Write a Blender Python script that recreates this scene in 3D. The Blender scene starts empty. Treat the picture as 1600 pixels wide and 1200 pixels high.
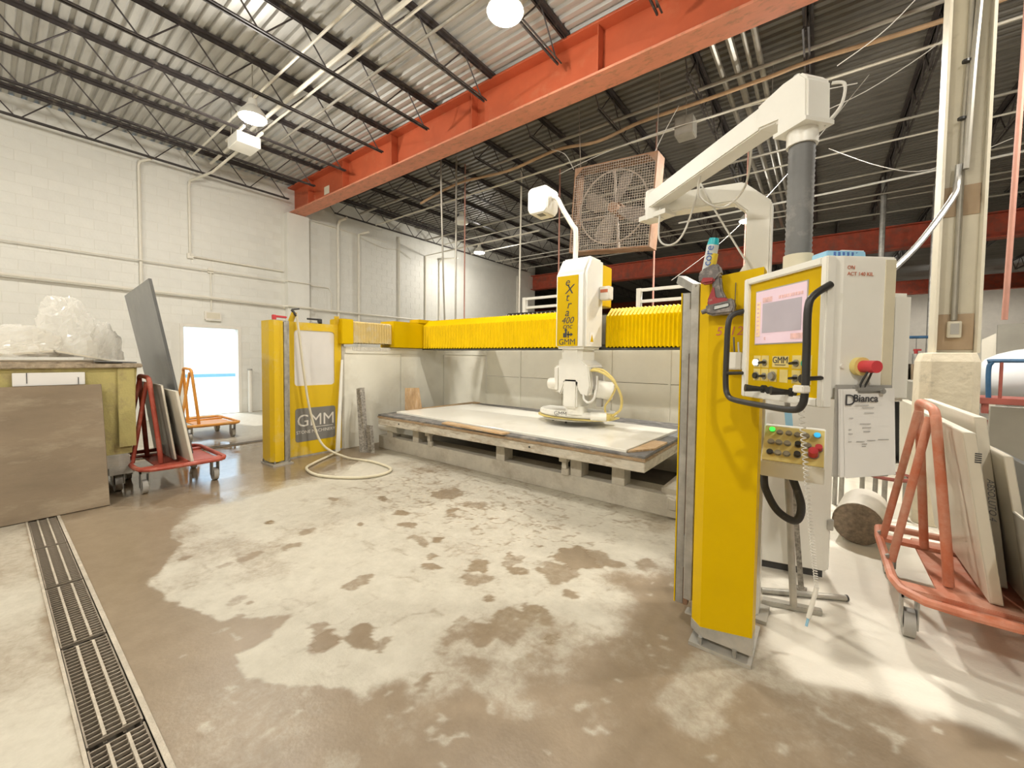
import bpy, bmesh, math, random
from mathutils import Vector, Matrix, noise
random.seed(7)
SC = bpy.context.scene
COL = SC.collection
R = math.radians

# ------------------------------------------------------------------ camera
cam_data = bpy.data.cameras.new('camera')
cam = bpy.data.objects.new('camera', cam_data)
COL.objects.link(cam)
YAW, PITCH, ROLL = R(37.4), R(-2.1), R(0.6)
_f = Vector((-math.sin(YAW) * math.cos(PITCH), math.cos(YAW) * math.cos(PITCH), math.sin(PITCH)))
_r = Vector((math.cos(YAW), math.sin(YAW), 0))
_u = _r.cross(_f)
_r2 = _r * math.cos(ROLL) + _u * math.sin(ROLL)
_u2 = -_r * math.sin(ROLL) + _u * math.cos(ROLL)
cam.matrix_world = Matrix(((_r2.x, _u2.x, -_f.x, 0), (_r2.y, _u2.y, -_f.y, 0), (_r2.z, _u2.z, -_f.z, 1.52), (0, 0, 0, 1)))
cam_data.sensor_width = 36
cam_data.lens = 630 / 1600 * 36
cam_data.shift_y = -19 / 1600
cam_data.clip_start = 0.05
SC.camera = cam

# ------------------------------------------------------------------ daylight and exposure
world = bpy.data.worlds.new('world')
SC.world = world
world.use_nodes = True
bg = world.node_tree.nodes['Background']
bg.inputs[0].default_value = (0.62, 0.82, 1.0, 1)
bg.inputs[1].default_value = 3.2
sun_d = bpy.data.lights.new('sun', 'SUN')
sun_d.energy = 2.5
sun_d.angle = R(2)
sun_d.color = (1, 0.96, 0.9)
sun = bpy.data.objects.new('sun', sun_d)
COL.objects.link(sun)
sun.rotation_euler = (0, R(-52), R(12))
SC.view_settings.view_transform = 'Standard'
SC.view_settings.look = 'None'
SC.view_settings.gamma = 1
SC.view_settings.use_curve_mapping = False
SC.view_settings.exposure = 0.3
SC.cycles.max_bounces = 6
SC.cycles.diffuse_bounces = 3
SC.cycles.glossy_bounces = 2
SC.cycles.transmission_bounces = 4
SC.cycles.caustics_reflective = False
SC.cycles.caustics_refractive = False
LAMP_POWER = 72           # downward share of each high bay lamp, W
LAMP_GLOW = 140           # share spilling to the sides and up
LAMP_COLOR = (1.0, 0.96, 0.88)

# ------------------------------------------------------------------ materials
MATS = {}


def pm(name, col, rough=0.5, metal=0.0, var=0.12, scale=5.0, bump=0.0, bscale=60.0, dirt=None, damt=0.5, dscale=3.0,
       spec=0.5, emit=None, estr=0.0, trans=0.0, alpha=1.0, stretch=(1, 1, 1), rnd=0.0):
    m = bpy.data.materials.new(name)
    m.use_nodes = True
    nt = m.node_tree
    N, L = nt.nodes, nt.links
    b = N['Principled BSDF']
    tc = N.new('ShaderNodeTexCoord')
    mp = N.new('ShaderNodeMapping')
    mp.inputs['Scale'].default_value = stretch
    L.new(tc.outputs['Object'], mp.inputs[0])
    nz = N.new('ShaderNodeTexNoise')
    nz.inputs['Scale'].default_value = scale
    nz.inputs['Detail'].default_value = 6
    nz.inputs['Roughness'].default_value = 0.6
    L.new(mp.outputs[0], nz.inputs['Vector'])
    rp = N.new('ShaderNodeValToRGB')
    rp.color_ramp.elements[0].position = 0.3
    rp.color_ramp.elements[1].position = 0.7
    c0 = [max(0, c * (1 - var)) for c in col[:3]]
    c1 = [min(1, c * (1 + var)) for c in col[:3]]
    rp.color_ramp.elements[0].color = (*c0, 1)
    rp.color_ramp.elements[1].color = (*c1, 1)
    L.new(nz.outputs['Fac'], rp.inputs[0])
    out = rp.outputs[0]
    if dirt:
        n2 = N.new('ShaderNodeTexNoise')
        n2.inputs['Scale'].default_value = dscale
        n2.inputs['Detail'].default_value = 8
        n2.inputs['Roughness'].default_value = 0.7
        L.new(mp.outputs[0], n2.inputs['Vector'])
        r2 = N.new('ShaderNodeValToRGB')
        r2.color_ramp.elements[0].position = max(0.02, 0.72 - damt * 0.5)
        r2.color_ramp.elements[1].position = min(0.98, 0.86 - damt * 0.3)
        L.new(n2.outputs['Fac'], r2.inputs[0])
        mx = N.new('ShaderNodeMixRGB')
        L.new(r2.outputs[0], mx.inputs[0])
        L.new(out, mx.inputs[1])
        mx.inputs[2].default_value = (*dirt[:3], 1)
        out = mx.outputs[0]
    if rnd:
        oi = N.new('ShaderNodeObjectInfo')
        mr = N.new('ShaderNodeMapRange')
        mr.inputs[3].default_value = 1 - rnd
        mr.inputs[4].default_value = 1 + rnd * 0.4
        L.new(oi.outputs['Random'], mr.inputs[0])
        hv = N.new('ShaderNodeHueSaturation')
        L.new(mr.outputs[0], hv.inputs['Value'])
        L.new(out, hv.inputs['Color'])
        out = hv.outputs[0]
    L.new(out, b.inputs['Base Color'])
    b.inputs['Roughness'].default_value = rough
    b.inputs['Metallic'].default_value = metal
    b.inputs['Specular IOR Level'].default_value = spec
    if trans:
        b.inputs['Transmission Weight'].default_value = trans
    if alpha < 1:
        b.inputs['Alpha'].default_value = alpha
    if emit:
        b.inputs['Emission Color'].default_value = (*emit, 1)
        b.inputs['Emission Strength'].default_value = estr
    if bump:
        n3 = N.new('ShaderNodeTexNoise')
        n3.inputs['Scale'].default_value = bscale
        n3.inputs['Detail'].default_value = 4
        L.new(mp.outputs[0], n3.inputs['Vector'])
        bp_ = N.new('ShaderNodeBump')
        bp_.inputs['Strength'].default_value = bump
        bp_.inputs['Distance'].default_value = 0.02
        L.new(n3.outputs['Fac'], bp_.inputs['Height'])
        L.new(bp_.outputs[0], b.inputs['Normal'])
    MATS[name] = m
    return m


CREAM = (0.72, 0.67, 0.56)
pm('block_paint', (0.79, 0.775, 0.71), 0.55, var=0.03, scale=3, bump=0.25, bscale=25, rnd=0.03)
pm('mortar_paint', (0.755, 0.735, 0.665), 0.6, var=0.03)
pm('wall_paint', (0.75, 0.71, 0.63), 0.6, var=0.05, bump=0.1)
pm('trim_paint', (0.80, 0.76, 0.68), 0.5, var=0.03)
pm('conduit_paint', (0.80, 0.76, 0.66), 0.45, var=0.04)
pm('conduit_grey', (0.40, 0.375, 0.32), 0.4, 0.4, var=0.15)
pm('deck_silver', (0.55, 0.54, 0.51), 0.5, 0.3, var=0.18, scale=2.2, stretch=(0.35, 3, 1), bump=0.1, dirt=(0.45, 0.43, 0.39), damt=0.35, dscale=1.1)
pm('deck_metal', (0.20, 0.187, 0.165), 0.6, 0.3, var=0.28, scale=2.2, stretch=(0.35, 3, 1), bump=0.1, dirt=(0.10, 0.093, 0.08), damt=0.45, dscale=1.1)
pm('joist_paint', (0.060, 0.050, 0.048), 0.5, 0.2, var=0.3, dirt=(0.30, 0.26, 0.20), damt=0.3, dscale=5)
pm('orange_steel', (0.50, 0.105, 0.042), 0.5, var=0.12, scale=1.5, dirt=(0.52, 0.16, 0.075), damt=0.35, dscale=2)
pm('bounce_orange_steel', (0.66, 0.25, 0.15), 0.6, var=0.1, scale=2, dirt=(0.30, 0.16, 0.075), damt=0.42, dscale=6, stretch=(1, 2, 1))  # floor bounce light painted into the paler flange colour, brown rust mottling over it
pm('red_steel', (0.46, 0.080, 0.038), 0.6, var=0.2, dirt=(0.22, 0.09, 0.06), damt=0.5)
pm('yellow_paint', (0.66, 0.43, 0.0), 0.4, var=0.05, scale=2, spec=0.15)
pm('yellow_dusty', (0.70, 0.46, 0.005), 0.42, var=0.06, scale=2, dirt=(0.68, 0.56, 0.28), damt=0.42, dscale=1.6)
pm('yellow_pleat', (0.82, 0.55, 0.0), 0.4, var=0.05, scale=6, spec=0.15)
pm('beige_pleat', (0.62, 0.46, 0.17), 0.6, var=0.12, scale=5, dirt=(0.60, 0.52, 0.35), damt=0.5, dscale=4)
pm('white_machine', (0.84, 0.82, 0.745), 0.38, var=0.04, scale=3, dirt=(0.74, 0.71, 0.61), damt=0.25, dscale=3)
pm('white_clean', (0.80, 0.77, 0.69), 0.35, var=0.03)
pm('grey_plastic', (0.40, 0.38, 0.34), 0.5, var=0.08)
pm('black_plastic', (0.025, 0.024, 0.022), 0.4, var=0.2)
pm('dark_rubber', (0.045, 0.043, 0.04), 0.6, var=0.3, dirt=(0.2, 0.18, 0.15), damt=0.3, dscale=8)
pm('galvanised', (0.42, 0.41, 0.38), 0.42, 0.7, var=0.25, scale=9, dirt=(0.30, 0.28, 0.24), damt=0.4, dscale=6)
pm('steel_dusty', (0.45, 0.43, 0.38), 0.5, 0.4, var=0.2, scale=7, dirt=(0.55, 0.50, 0.42), damt=0.5, dscale=5)
pm('enclosure_sheet', (0.80, 0.775, 0.67), 0.42, 0.0, var=0.06, scale=1.5, dirt=(0.70, 0.66, 0.55), damt=0.4, dscale=1.4)
pm('concrete_base', (0.50, 0.46, 0.38), 0.7, var=0.12, scale=4, bump=0.3, bscale=30, dirt=(0.36, 0.31, 0.24), damt=0.45, dscale=3)
pm('table_edge', (0.62, 0.57, 0.47), 0.7, var=0.18, scale=6, bump=0.5, bscale=18, dirt=(0.33, 0.25, 0.16), damt=0.5, dscale=5, stretch=(1, 1, 3))
pm('table_mat', (0.17, 0.165, 0.16), 0.6, var=0.35, scale=8, bump=0.3, dirt=(0.40, 0.36, 0.31), damt=0.4, dscale=4)
pm('plywood_edge', (0.36, 0.24, 0.13), 0.8, var=0.35, scale=12, stretch=(1, 1, 8), bump=0.4, dirt=(0.5, 0.45, 0.37), damt=0.45, dscale=9)
pm('white_slab', (0.88, 0.85, 0.76), 0.22, var=0.03, scale=1.5, dirt=(0.66, 0.61, 0.49), damt=0.3, dscale=0.9)
pm('wood_offcut', (0.55, 0.36, 0.19), 0.6, var=0.25, scale=5, stretch=(1, 6, 1), dirt=(0.72, 0.62, 0.45), damt=0.45, dscale=6)
pm('granite_dark', (0.20, 0.18, 0.15), 0.55, var=0.5, scale=45, dirt=(0.48, 0.44, 0.37), damt=0.55, dscale=28)
pm('cart_orange', (0.56, 0.17, 0.085), 0.55, var=0.12, scale=4, dirt=(0.66, 0.38, 0.28), damt=0.6, dscale=3)
pm('cart_red', (0.42, 0.075, 0.045), 0.5, var=0.15, scale=4, dirt=(0.50, 0.22, 0.15), damt=0.4, dscale=4)
pm('cart_yellow', (0.75, 0.32, 0.05), 0.5, var=0.15, dirt=(0.7, 0.45, 0.2), damt=0.4)
pm('slab_cream', (0.66, 0.61, 0.50), 0.35, var=0.05, scale=2, dirt=(0.58, 0.52, 0.41), damt=0.35, dscale=2)
pm('slab_edge', (0.78, 0.72, 0.60), 0.5, var=0.05)
pm('slab_grey', (0.32, 0.30, 0.25), 0.4, var=0.12, scale=2)
pm('slab_dark', (0.15, 0.155, 0.155), 0.3, var=0.18, scale=1.5, dirt=(0.27, 0.26, 0.24), damt=0.4, dscale=1.2)
pm('slab_brown', (0.25, 0.19, 0.125), 0.32, var=0.16, scale=2.2, stretch=(1, 0.7, 2.2), dirt=(0.38, 0.31, 0.215), damt=0.42, dscale=2.5, bump=0.05)
pm('dumpster_yellow', (0.47, 0.40, 0.15), 0.6, var=0.12, scale=3, dirt=(0.30, 0.23, 0.12), damt=0.42, dscale=4, bump=0.2)
pm('dumpster_rim', (0.42, 0.34, 0.24), 0.8, var=0.35, scale=12, bump=0.6, dirt=(0.20, 0.14, 0.08), damt=0.4, dscale=8)
pm('cardboard', (0.48, 0.36, 0.24), 0.8, var=0.1, scale=4)
pm('paper_white', (0.86, 0.84, 0.80), 0.7, var=0.02)
pm('ink', (0.05, 0.05, 0.055), 0.7, var=0.05)
pm('ink_grey', (0.38, 0.37, 0.36), 0.7, var=0.05)
pm('ink_red', (0.55, 0.16, 0.08), 0.7, var=0.05)
pm('logo_grey', (0.20, 0.19, 0.17), 0.5, var=0.06, scale=3)
pm('logo_white', (0.74, 0.70, 0.62), 0.5, var=0.04)
pm('screen_border', (0.66, 0.50, 0.56), 0.25, var=0.03, emit=(0.88, 0.66, 0.74), estr=0.22)
pm('screen_pane', (0.42, 0.38, 0.42), 0.25, var=0.05, scale=6, emit=(0.42, 0.36, 0.40), estr=0.15)
pm('screen_menu', (0.80, 0.58, 0.36), 0.25, var=0.1, scale=20, emit=(0.9, 0.66, 0.42), estr=0.2)
pm('screen_icon', (0.7, 0.45, 0.42), 0.25, var=0.3, scale=30, emit=(0.75, 0.45, 0.42), estr=0.15)
pm('button_green', (0.02, 0.35, 0.20), 0.35)
pm('button_green_lit', (0.05, 0.8, 0.08), 0.35, emit=(0.05, 1, 0.08), estr=1.2)
pm('button_blue_lit', (0.05, 0.45, 0.75), 0.35, emit=(0.05, 0.5, 0.9), estr=0.6)
pm('button_white_lit', (0.8, 0.8, 0.78), 0.35, emit=(1, 1, 1), estr=0.8)
pm('button_grey', (0.30, 0.27, 0.20), 0.5, var=0.15)
pm('button_red', (0.60, 0.05, 0.06), 0.4, var=0.1)
pm('drill_red', (0.33, 0.03, 0.035), 0.45, var=0.15, dirt=(0.4, 0.34, 0.3), damt=0.35, dscale=25)
pm('drill_grey', (0.14, 0.125, 0.12), 0.5, var=0.2, dirt=(0.45, 0.4, 0.35), damt=0.45, dscale=25)
pm('teal_cap', (0.01, 0.42, 0.48), 0.35)
pm('bottle_grey', (0.55, 0.57, 0.55), 0.4, var=0.06)
pm('bottle_yellow', (0.75, 0.55, 0.05), 0.4)
pm('blue_print', (0.08, 0.16, 0.42), 0.5, var=0.2)
pm('cyan_print', (0.30, 0.55, 0.72), 0.5, var=0.1)
pm('duct_grey', (0.16, 0.16, 0.155), 0.55, var=0.25, scale=3, dirt=(0.40, 0.38, 0.35), damt=0.4, dscale=4)
pm('hose_cream', (0.66, 0.60, 0.44), 0.5, var=0.08)
pm('hose_yellow', (0.72, 0.58, 0.20), 0.5, var=0.15)
pm('hose_orange', (0.46, 0.30, 0.17), 0.6, var=0.15)
pm('rope_pink', (0.52, 0.26, 0.20), 0.7, var=0.1)
pm('wire_white', (0.72, 0.70, 0.64), 0.5, var=0.05)
pm('wire_dark', (0.12, 0.11, 0.10), 0.6, var=0.1)
pm('fan_frame', (0.29, 0.155, 0.085), 0.7, var=0.2, scale=5, dirt=(0.33, 0.235, 0.165), damt=0.5, dscale=4)
pm('fan_wire', (0.42, 0.36, 0.30), 0.6, 0.2, var=0.2)
pm('fan_blade', (0.27, 0.235, 0.20), 0.6, var=0.15)
pm('tank_white', (0.62, 0.64, 0.64), 0.4, var=0.06, scale=2)
pm('rack_blue', (0.03, 0.10, 0.20), 0.5, var=0.3)
pm('rack_red', (0.30, 0.08, 0.06), 0.55, var=0.2)
pm('drum_end', (0.22, 0.17, 0.12), 0.6, 0.3, var=0.4, scale=30)
pm('drum_side', (0.62, 0.58, 0.50), 0.4, var=0.1)
pm('grate_steel', (0.30, 0.25, 0.19), 0.55, 0.3, var=0.25, scale=8, dirt=(0.45, 0.39, 0.31), damt=0.5, dscale=5)
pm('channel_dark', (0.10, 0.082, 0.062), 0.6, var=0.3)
pm('curb_concrete', (0.47, 0.41, 0.32), 0.7, var=0.2, scale=10, bump=0.4)
pm('asphalt_bright', (0.62, 0.61, 0.58), 0.8, var=0.05)
pm('outdoor_white', (0.8, 0.84, 0.88), 0.8, var=0.02)
pm('outdoor_blue', (0.20, 0.36, 0.52), 0.8, var=0.05)
pm('lens', (1, 0.96, 0.88), 0.4, var=0.0, emit=(1.0, 0.93, 0.80), estr=14)
pm('acrylic', (0.86, 0.82, 0.78), 0.3, var=0.04, scale=2, alpha=0.5)
pm('film', (0.92, 0.90, 0.84), 0.18, var=0.03, scale=3, spec=0.8)
_n = MATS['film'].node_tree
_b, _o = _n.nodes['Principled BSDF'], _n.nodes['Material Output']
_t, _g, _m1, _m2 = _n.nodes.new('ShaderNodeBsdfTranslucent'), _n.nodes.new('ShaderNodeBsdfTransparent'), _n.nodes.new('ShaderNodeMixShader'), _n.nodes.new('ShaderNodeMixShader')
_t.inputs[0].default_value = (0.95, 0.93, 0.88, 1)
_m1.inputs[0].default_value = 0.55
_m2.inputs[0].default_value = 0.40
_n.links.new(_b.outputs[0], _m1.inputs[1]); _n.links.new(_t.outputs[0], _m1.inputs[2])
_n.links.new(_m1.outputs[0], _m2.inputs[1]); _n.links.new(_g.outputs[0], _m2.inputs[2])
_n.links.new(_m2.outputs[0], _o.inputs[0])
pm('post_concrete', (0.72, 0.64, 0.485), 0.75, var=0.08, scale=5, bump=0.35, bscale=18, dirt=(0.46, 0.41, 0.31), damt=0.3, dscale=7)
pm('column_paint', (0.70, 0.645, 0.51), 0.45, var=0.05, scale=3, dirt=(0.56, 0.50, 0.38), damt=0.3, dscale=5)
pm('extinguisher_red', (0.40, 0.03, 0.03), 0.4)
pm('sign_red', (0.45, 0.06, 0.05), 0.6)

# ------------------------------------------------------------------ mesh helpers
ORG = {}


class MB:
    def __init__(self):
        self.v, self.f = [], []

    def add(self, vs, fs):
        n = len(self.v)
        self.v += [Vector(p) for p in vs]
        self.f += [tuple(i + n for i in f) for f in fs]
        return self

    def box(self, x0, x1, y0, y1, z0, z1):
        return self.add([(x0, y0, z0), (x1, y0, z0), (x1, y1, z0), (x0, y1, z0), (x0, y0, z1), (x1, y0, z1), (x1, y1, z1), (x0, y1, z1)],
                        [(0, 3, 2, 1), (4, 5, 6, 7), (0, 1, 5, 4), (1, 2, 6, 5), (2, 3, 7, 6), (3, 0, 4, 7)])

    def obox(self, c, ax, ay, az, sx, sy, sz):
        c, ax, ay, az = Vector(c), Vector(ax).normalized(), Vector(ay).normalized(), Vector(az).normalized()
        vs = []
        for k in (-1, 1):
            for i, j in ((-1, -1), (1, -1), (1, 1), (-1, 1)):
                vs.append(c + ax * i * sx / 2 + ay * j * sy / 2 + az * k * sz / 2)
        return self.add(vs, [(0, 3, 2, 1), (4, 5, 6, 7), (0, 1, 5, 4), (1, 2, 6, 5), (2, 3, 7, 6), (3, 0, 4, 7)])

    def bar(self, p, q, w, h, up=(0, 0, 1)):
        p, q = Vector(p), Vector(q)
        d = (q - p).normalized()
        u = Vector(up)
        if abs(d.dot(u)) > 0.98:
            u = Vector((0, 1, 0))
        s = d.cross(u).normalized()
        u = s.cross(d)
        return self.obox((p + q) / 2, d, s, u, (q - p).length, w, h)

    def tube(self, pts, r, n=8, closed=False, r2=None):
        pts = [Vector(p) for p in pts]
        m = len(pts)
        rings = []
        prev = None
        for i, p in enumerate(pts):
            if closed:
                d = pts[(i + 1) % m] - pts[i - 1]
            else:
                d = pts[min(i + 1, m - 1)] - pts[max(i - 1, 0)]
            d.normalize()
            if prev is None:
                a = Vector((0, 0, 1)) if abs(d.z) < 0.9 else Vector((1, 0, 0))
                s = d.cross(a).normalized()
            else:
                s = (prev - d * prev.dot(d)).normalized()
            prev = s
            t = d.cross(s)
            rr = r if r2 is None else r + (r2 - r) * i / (m - 1)
            rings.append([p + (s * math.cos(2 * math.pi * k / n) + t * math.sin(2 * math.pi * k / n)) * rr for k in range(n)])
        return self.loft(rings, closed)

    def loft(self, rings, closed=False, caps=True):
        n = len(rings[0])
        vs = [p for r_ in rings for p in r_]
        fs = []
        m = len(rings)
        for i in range(m if closed else m - 1):
            a, b_ = i * n, ((i + 1) % m) * n
            for k in range(n):
                fs.append((a + k, a + (k + 1) % n, b_ + (k + 1) % n, b_ + k))
        if not closed and caps:
            fs.append(tuple(range(n - 1, -1, -1)))
            fs.append(tuple((m - 1) * n + k for k in range(n)))
        return self.add(vs, fs)

    def cyl(self, p, q, r, n=14, r2=None):
        return self.tube([p, q], r, n, r2=r2)

    def prism(self, poly, f0, f1):
        """poly: 2-D points; f0 and f1 map a 2-D point to 3-D for the two ends"""
        return self.loft([[Vector(f0(*p)) for p in poly], [Vector(f1(*p)) for p in poly]])

    def quad(self, a, b, c, d):
        return self.add([a, b, c, d], [(0, 1, 2, 3)])


def build(name, mb, mat, parent=None, smooth=False, bevel=0.0, seg=2):
    org = ORG[parent] if parent is not None else None
    vs = mb.v
    if org is None:
        xs = [v.x for v in vs]; ys = [v.y for v in vs]; zs = [v.z for v in vs]
        org = Vector(((min(xs) + max(xs)) / 2, (min(ys) + max(ys)) / 2, min(zs)))
        loc = org
    else:
        loc = Vector((0, 0, 0))
    bm = bmesh.new()
    bv = [bm.verts.new(v - org) for v in vs]
    for f in mb.f:
        try:
            bm.faces.new([bv[i] for i in f])
        except ValueError:
            pass
    bmesh.ops.recalc_face_normals(bm, faces=bm.faces)
    if bevel:
        es = [e for e in bm.edges if len(e.link_faces) == 2 and e.calc_face_angle(0) > 0.5]
        bmesh.ops.bevel(bm, geom=es, offset=bevel, segments=seg, affect='EDGES', clamp_overlap=True)
    me = bpy.data.meshes.new(name)
    bm.to_mesh(me)
    bm.free()
    if smooth:
        me.polygons.foreach_set('use_smooth', [True] * len(me.polygons))
        if hasattr(me, 'set_sharp_from_angle'):
            me.set_sharp_from_angle(angle=R(40))
    me.materials.append(MATS[mat])
    o = bpy.data.objects.new(name, me)
    COL.objects.link(o)
    o.location = loc
    if parent is not None:
        o.parent = parent
    ORG[o] = org.copy()
    return o


def thing(name, label, cat, loc=(0, 0, 0), group=None, rot=None):
    o = bpy.data.objects.new(name, None)
    o.empty_display_size = 0.1
    COL.objects.link(o)
    o.location = loc
    if rot is not None:
        o.rotation_euler = rot
        ORG[o] = Vector((0, 0, 0))
    else:
        ORG[o] = Vector(loc)
    return tag(o, label, cat, group)


def tag(o, label, cat, group=None):
    o['label'] = label
    o['category'] = cat
    if cat in ('slab', 'stone') or o.name.startswith('barrier_column'):
        o['kind'] = 'thing'
    if group:
        o['group'] = group
    return o


def struct(o, label=None):
    o['kind'] = 'structure'
    if label:
        o['label'] = label
    return o


def dup(o, name=None, parent=None, loc=None):
    c = o.copy()
    COL.objects.link(c)
    if parent is not None:
        c.parent = parent
    if loc is not None:
        c.location = loc
    ORG[c] = ORG.get(o, Vector()).copy()
    return c


def copy_tree(o, loc=None, parent=None):
    c = dup(o, parent=parent, loc=loc)
    for ch in [k for k in o.children]:
        copy_tree(ch, parent=c)
    return c


def text(name, s, size, mat, parent, origin, ax, ay, shear=0.0, extrude=0.001, bold=0.0, align='CENTER'):
    """flat lettering at origin, reading along ax, up along ay (frame of the parent's coordinates)"""
    cu = bpy.data.curves.new(name, 'FONT')
    cu.body = s
    cu.size = size
    cu.align_x = align
    cu.align_y = 'CENTER'
    cu.shear = shear
    cu.extrude = extrude
    cu.offset = bold
    cu.resolution_u = 3
    o = bpy.data.objects.new(name, cu)
    COL.objects.link(o)
    dg = bpy.context.evaluated_depsgraph_get()
    me = bpy.data.meshes.new_from_object(o.evaluated_get(dg))
    bpy.data.objects.remove(o)
    bpy.data.curves.remove(cu)
    ax, ay = Vector(ax).normalized(), Vector(ay).normalized()
    az = ax.cross(ay)
    org = Vector(origin) - ORG[parent]
    me.transform(Matrix(((ax.x, ay.x, az.x, org.x), (ax.y, ay.y, az.y, org.y), (ax.z, ay.z, az.z, org.z), (0, 0, 0, 1))))
    me.materials.clear()
    me.materials.append(MATS[mat])
    ob = bpy.data.objects.new(name, me)
    COL.objects.link(ob)
    ob.parent = parent
    ORG[ob] = ORG[parent].copy()
    return ob


def arc(c, r, a0, a1, n, ax, ay):
    c, ax, ay = Vector(c), Vector(ax), Vector(ay)
    return [c + ax * r * math.cos(a0 + (a1 - a0) * k / n) + ay * r * math.sin(a0 + (a1 - a0) * k / n) for k in range(n + 1)]


def smoothline(pts, n=6):
    pts = [Vector(p) for p in pts]
    out = []
    for i in range(len(pts) - 1):
        p0, p1, p2, p3 = pts[max(i - 1, 0)], pts[i], pts[i + 1], pts[min(i + 2, len(pts) - 1)]
        for k in range(n):
            t = k / n
            out.append(0.5 * ((2 * p1) + (p2 - p0) * t + (2 * p0 - 5 * p1 + 4 * p2 - p3) * t * t + (3 * p1 - p0 - 3 * p2 + p3) * t ** 3))
    out.append(pts[-1])
    return out

# ================================================================== the setting
import numpy as np
WX = -12.0            # inner face of the left block wall
ROOM_X1, ROOM_Y0, ROOM_Y1, DECK_Z = 14.0, -6.0, 34.0, 6.25

SL = [(-3.54, 0.64), (-3.76, 0.74), (-4.0, 0.9), (-4.45, 0.96), (-4.98, 1.21), (-5.18, 1.54), (-5.21, 2.04), (-5.12, 2.45), (-5.3, 3.12), (-5.6, 3.9), (-5.6, 4.6), (-0.7, 4.6), (-0.6, 3.6), (-0.8, 3.12), (-1.03, 2.77), (-1.06, 2.61), (-0.91, 2.45), (-0.98, 2.23), (-0.83, 2.14), (-0.98, 1.86), (-1.02, 1.61), (-1.1, 1.42), (-1.25, 1.38), (-1.26, 1.21), (-1.4, 1.14), (-1.56, 1.13), (-1.6, 0.98), (-1.78, 0.9), (-1.96, 0.78), (-2.12, 0.72), (-2.24, 0.73), (-2.3, 0.77), (-2.37, 0.98), (-2.42, 1.07), (-2.56, 0.92), (-2.67, 0.8), (-2.87, 0.78), (-3.12, 0.64), (-3.34, 0.62)]
WH = [(-0.3, 4.6), (-0.3, 3.3), (-0.15, 2.5), (-0.05, 2.3), (0.2, 2.4), (0.48, 2.47), (0.69, 2.47), (1.1, 2.45), (3, 2.4), (3, 6), (-0.3, 6)]
LD = [(-12, -3), (-12, 0.2), (-5.09, 0.2), (-3.6, 0.2), (-2.63, 0.2), (-2.08, 0.2), (-1.0, 0.2), (-1.0, -3)]
MIR = [(-8.6, 1.5), (-8.6, 2.4), (-7.12, 2.74), (-6.47, 3.0), (-5.3, 3.3), (-4.75, 2.6), (-4.85, 1.95), (-4.75, 1.54), (-4.95, 1.18), (-5.33, 0.88), (-6.2, 0.5), (-7.5, 0.5)]
SP = [(-2.62, 2.11, 0.085), (-2.48, 2.22, 0.063), (-2.3, 2.03, 0.068), (-2.16, 1.92, 0.063), (-2.42, 1.53, 0.095), (-1.64, 1.87, 0.056), (-1.66, 2.27, 0.064), (-1.81, 2.35, 0.096), (-1.95, 2.13, 0.084), (-1.84, 2.0, 0.088), (-1.95, 1.22, 0.098), (-1.8, 1.25, 0.061), (-2.04, 1.07, 0.088), (-2.19, 1.08, 0.05), (-1.57, 1.55, 0.107), (-1.46, 1.64, 0.092), (-1.36, 1.72, 0.093), (-1.3, 1.91, 0.112), (-1.43, 2.42, 0.159), (-1.44, 2.71, 0.196), (-1.32, 2.8, 0.147), (-1.45, 1.15, 0.059), (-1.46, 1.21, 0.036), (-1.35, 1.45, 0.08), (-1.44, 1.79, 0.075), (-2.9, 2.29, 0.08), (-3.18, 2.44, 0.075), (-2.85, 2.72, 0.062), (-2.84, 0.92, 0.055), (-2.74, 0.97, 0.031), (-2.62, 0.86, 0.043), (-2.59, 0.71, 0.063), (-3.33, 1.46, 0.071), (-3.92, 1.56, 0.058), (-3.38, 1.18, 0.067), (-3.4, 1.02, 0.046), (-3.73, 0.88, 0.048), (-3.47, 1.66, 0.065), (-3.25, 2.0, 0.058), (-4.05, 2.2, 0.054), (-3.63, 2.54, 0.067), (-3.25, 3.1, 0.178), (-2.77, 3.0, 0.13), (-1.17, 2.8, 0.087), (-0.97, 2.91, 0.066), (-1.23, 2.24, 0.049), (-0.87, 1.94, 0.054), (-1.11, 1.82, 0.048), (-1.14, 1.62, 0.065)]


def vnoise(x, y, seed):
    xi, yi = np.floor(x).astype(np.int64), np.floor(y).astype(np.int64)
    xf, yf = x - xi, y - yi

    def h(a, b_):
        n = (a * 374761393 + b_ * 668265263 + seed * 982451653) & 0x7fffffff
        n = ((n ^ (n >> 13)) * 1274126177) & 0x7fffffff
        return ((n ^ (n >> 16)) & 0xffff) / 65535.0
    u, v_ = xf * xf * (3 - 2 * xf), yf * yf * (3 - 2 * yf)
    return (h(xi, yi) * (1 - u) + h(xi + 1, yi) * u) * (1 - v_) + (h(xi, yi + 1) * (1 - u) + h(xi + 1, yi + 1) * u) * v_


def fbm(x, y, seed, o=4):
    t, a, s = 0, 0.5, 0
    for k in range(o):
        t = t + a * vnoise(x * 2 ** k, y * 2 ** k, seed + k); s += a; a *= 0.5
    return t / s


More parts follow.
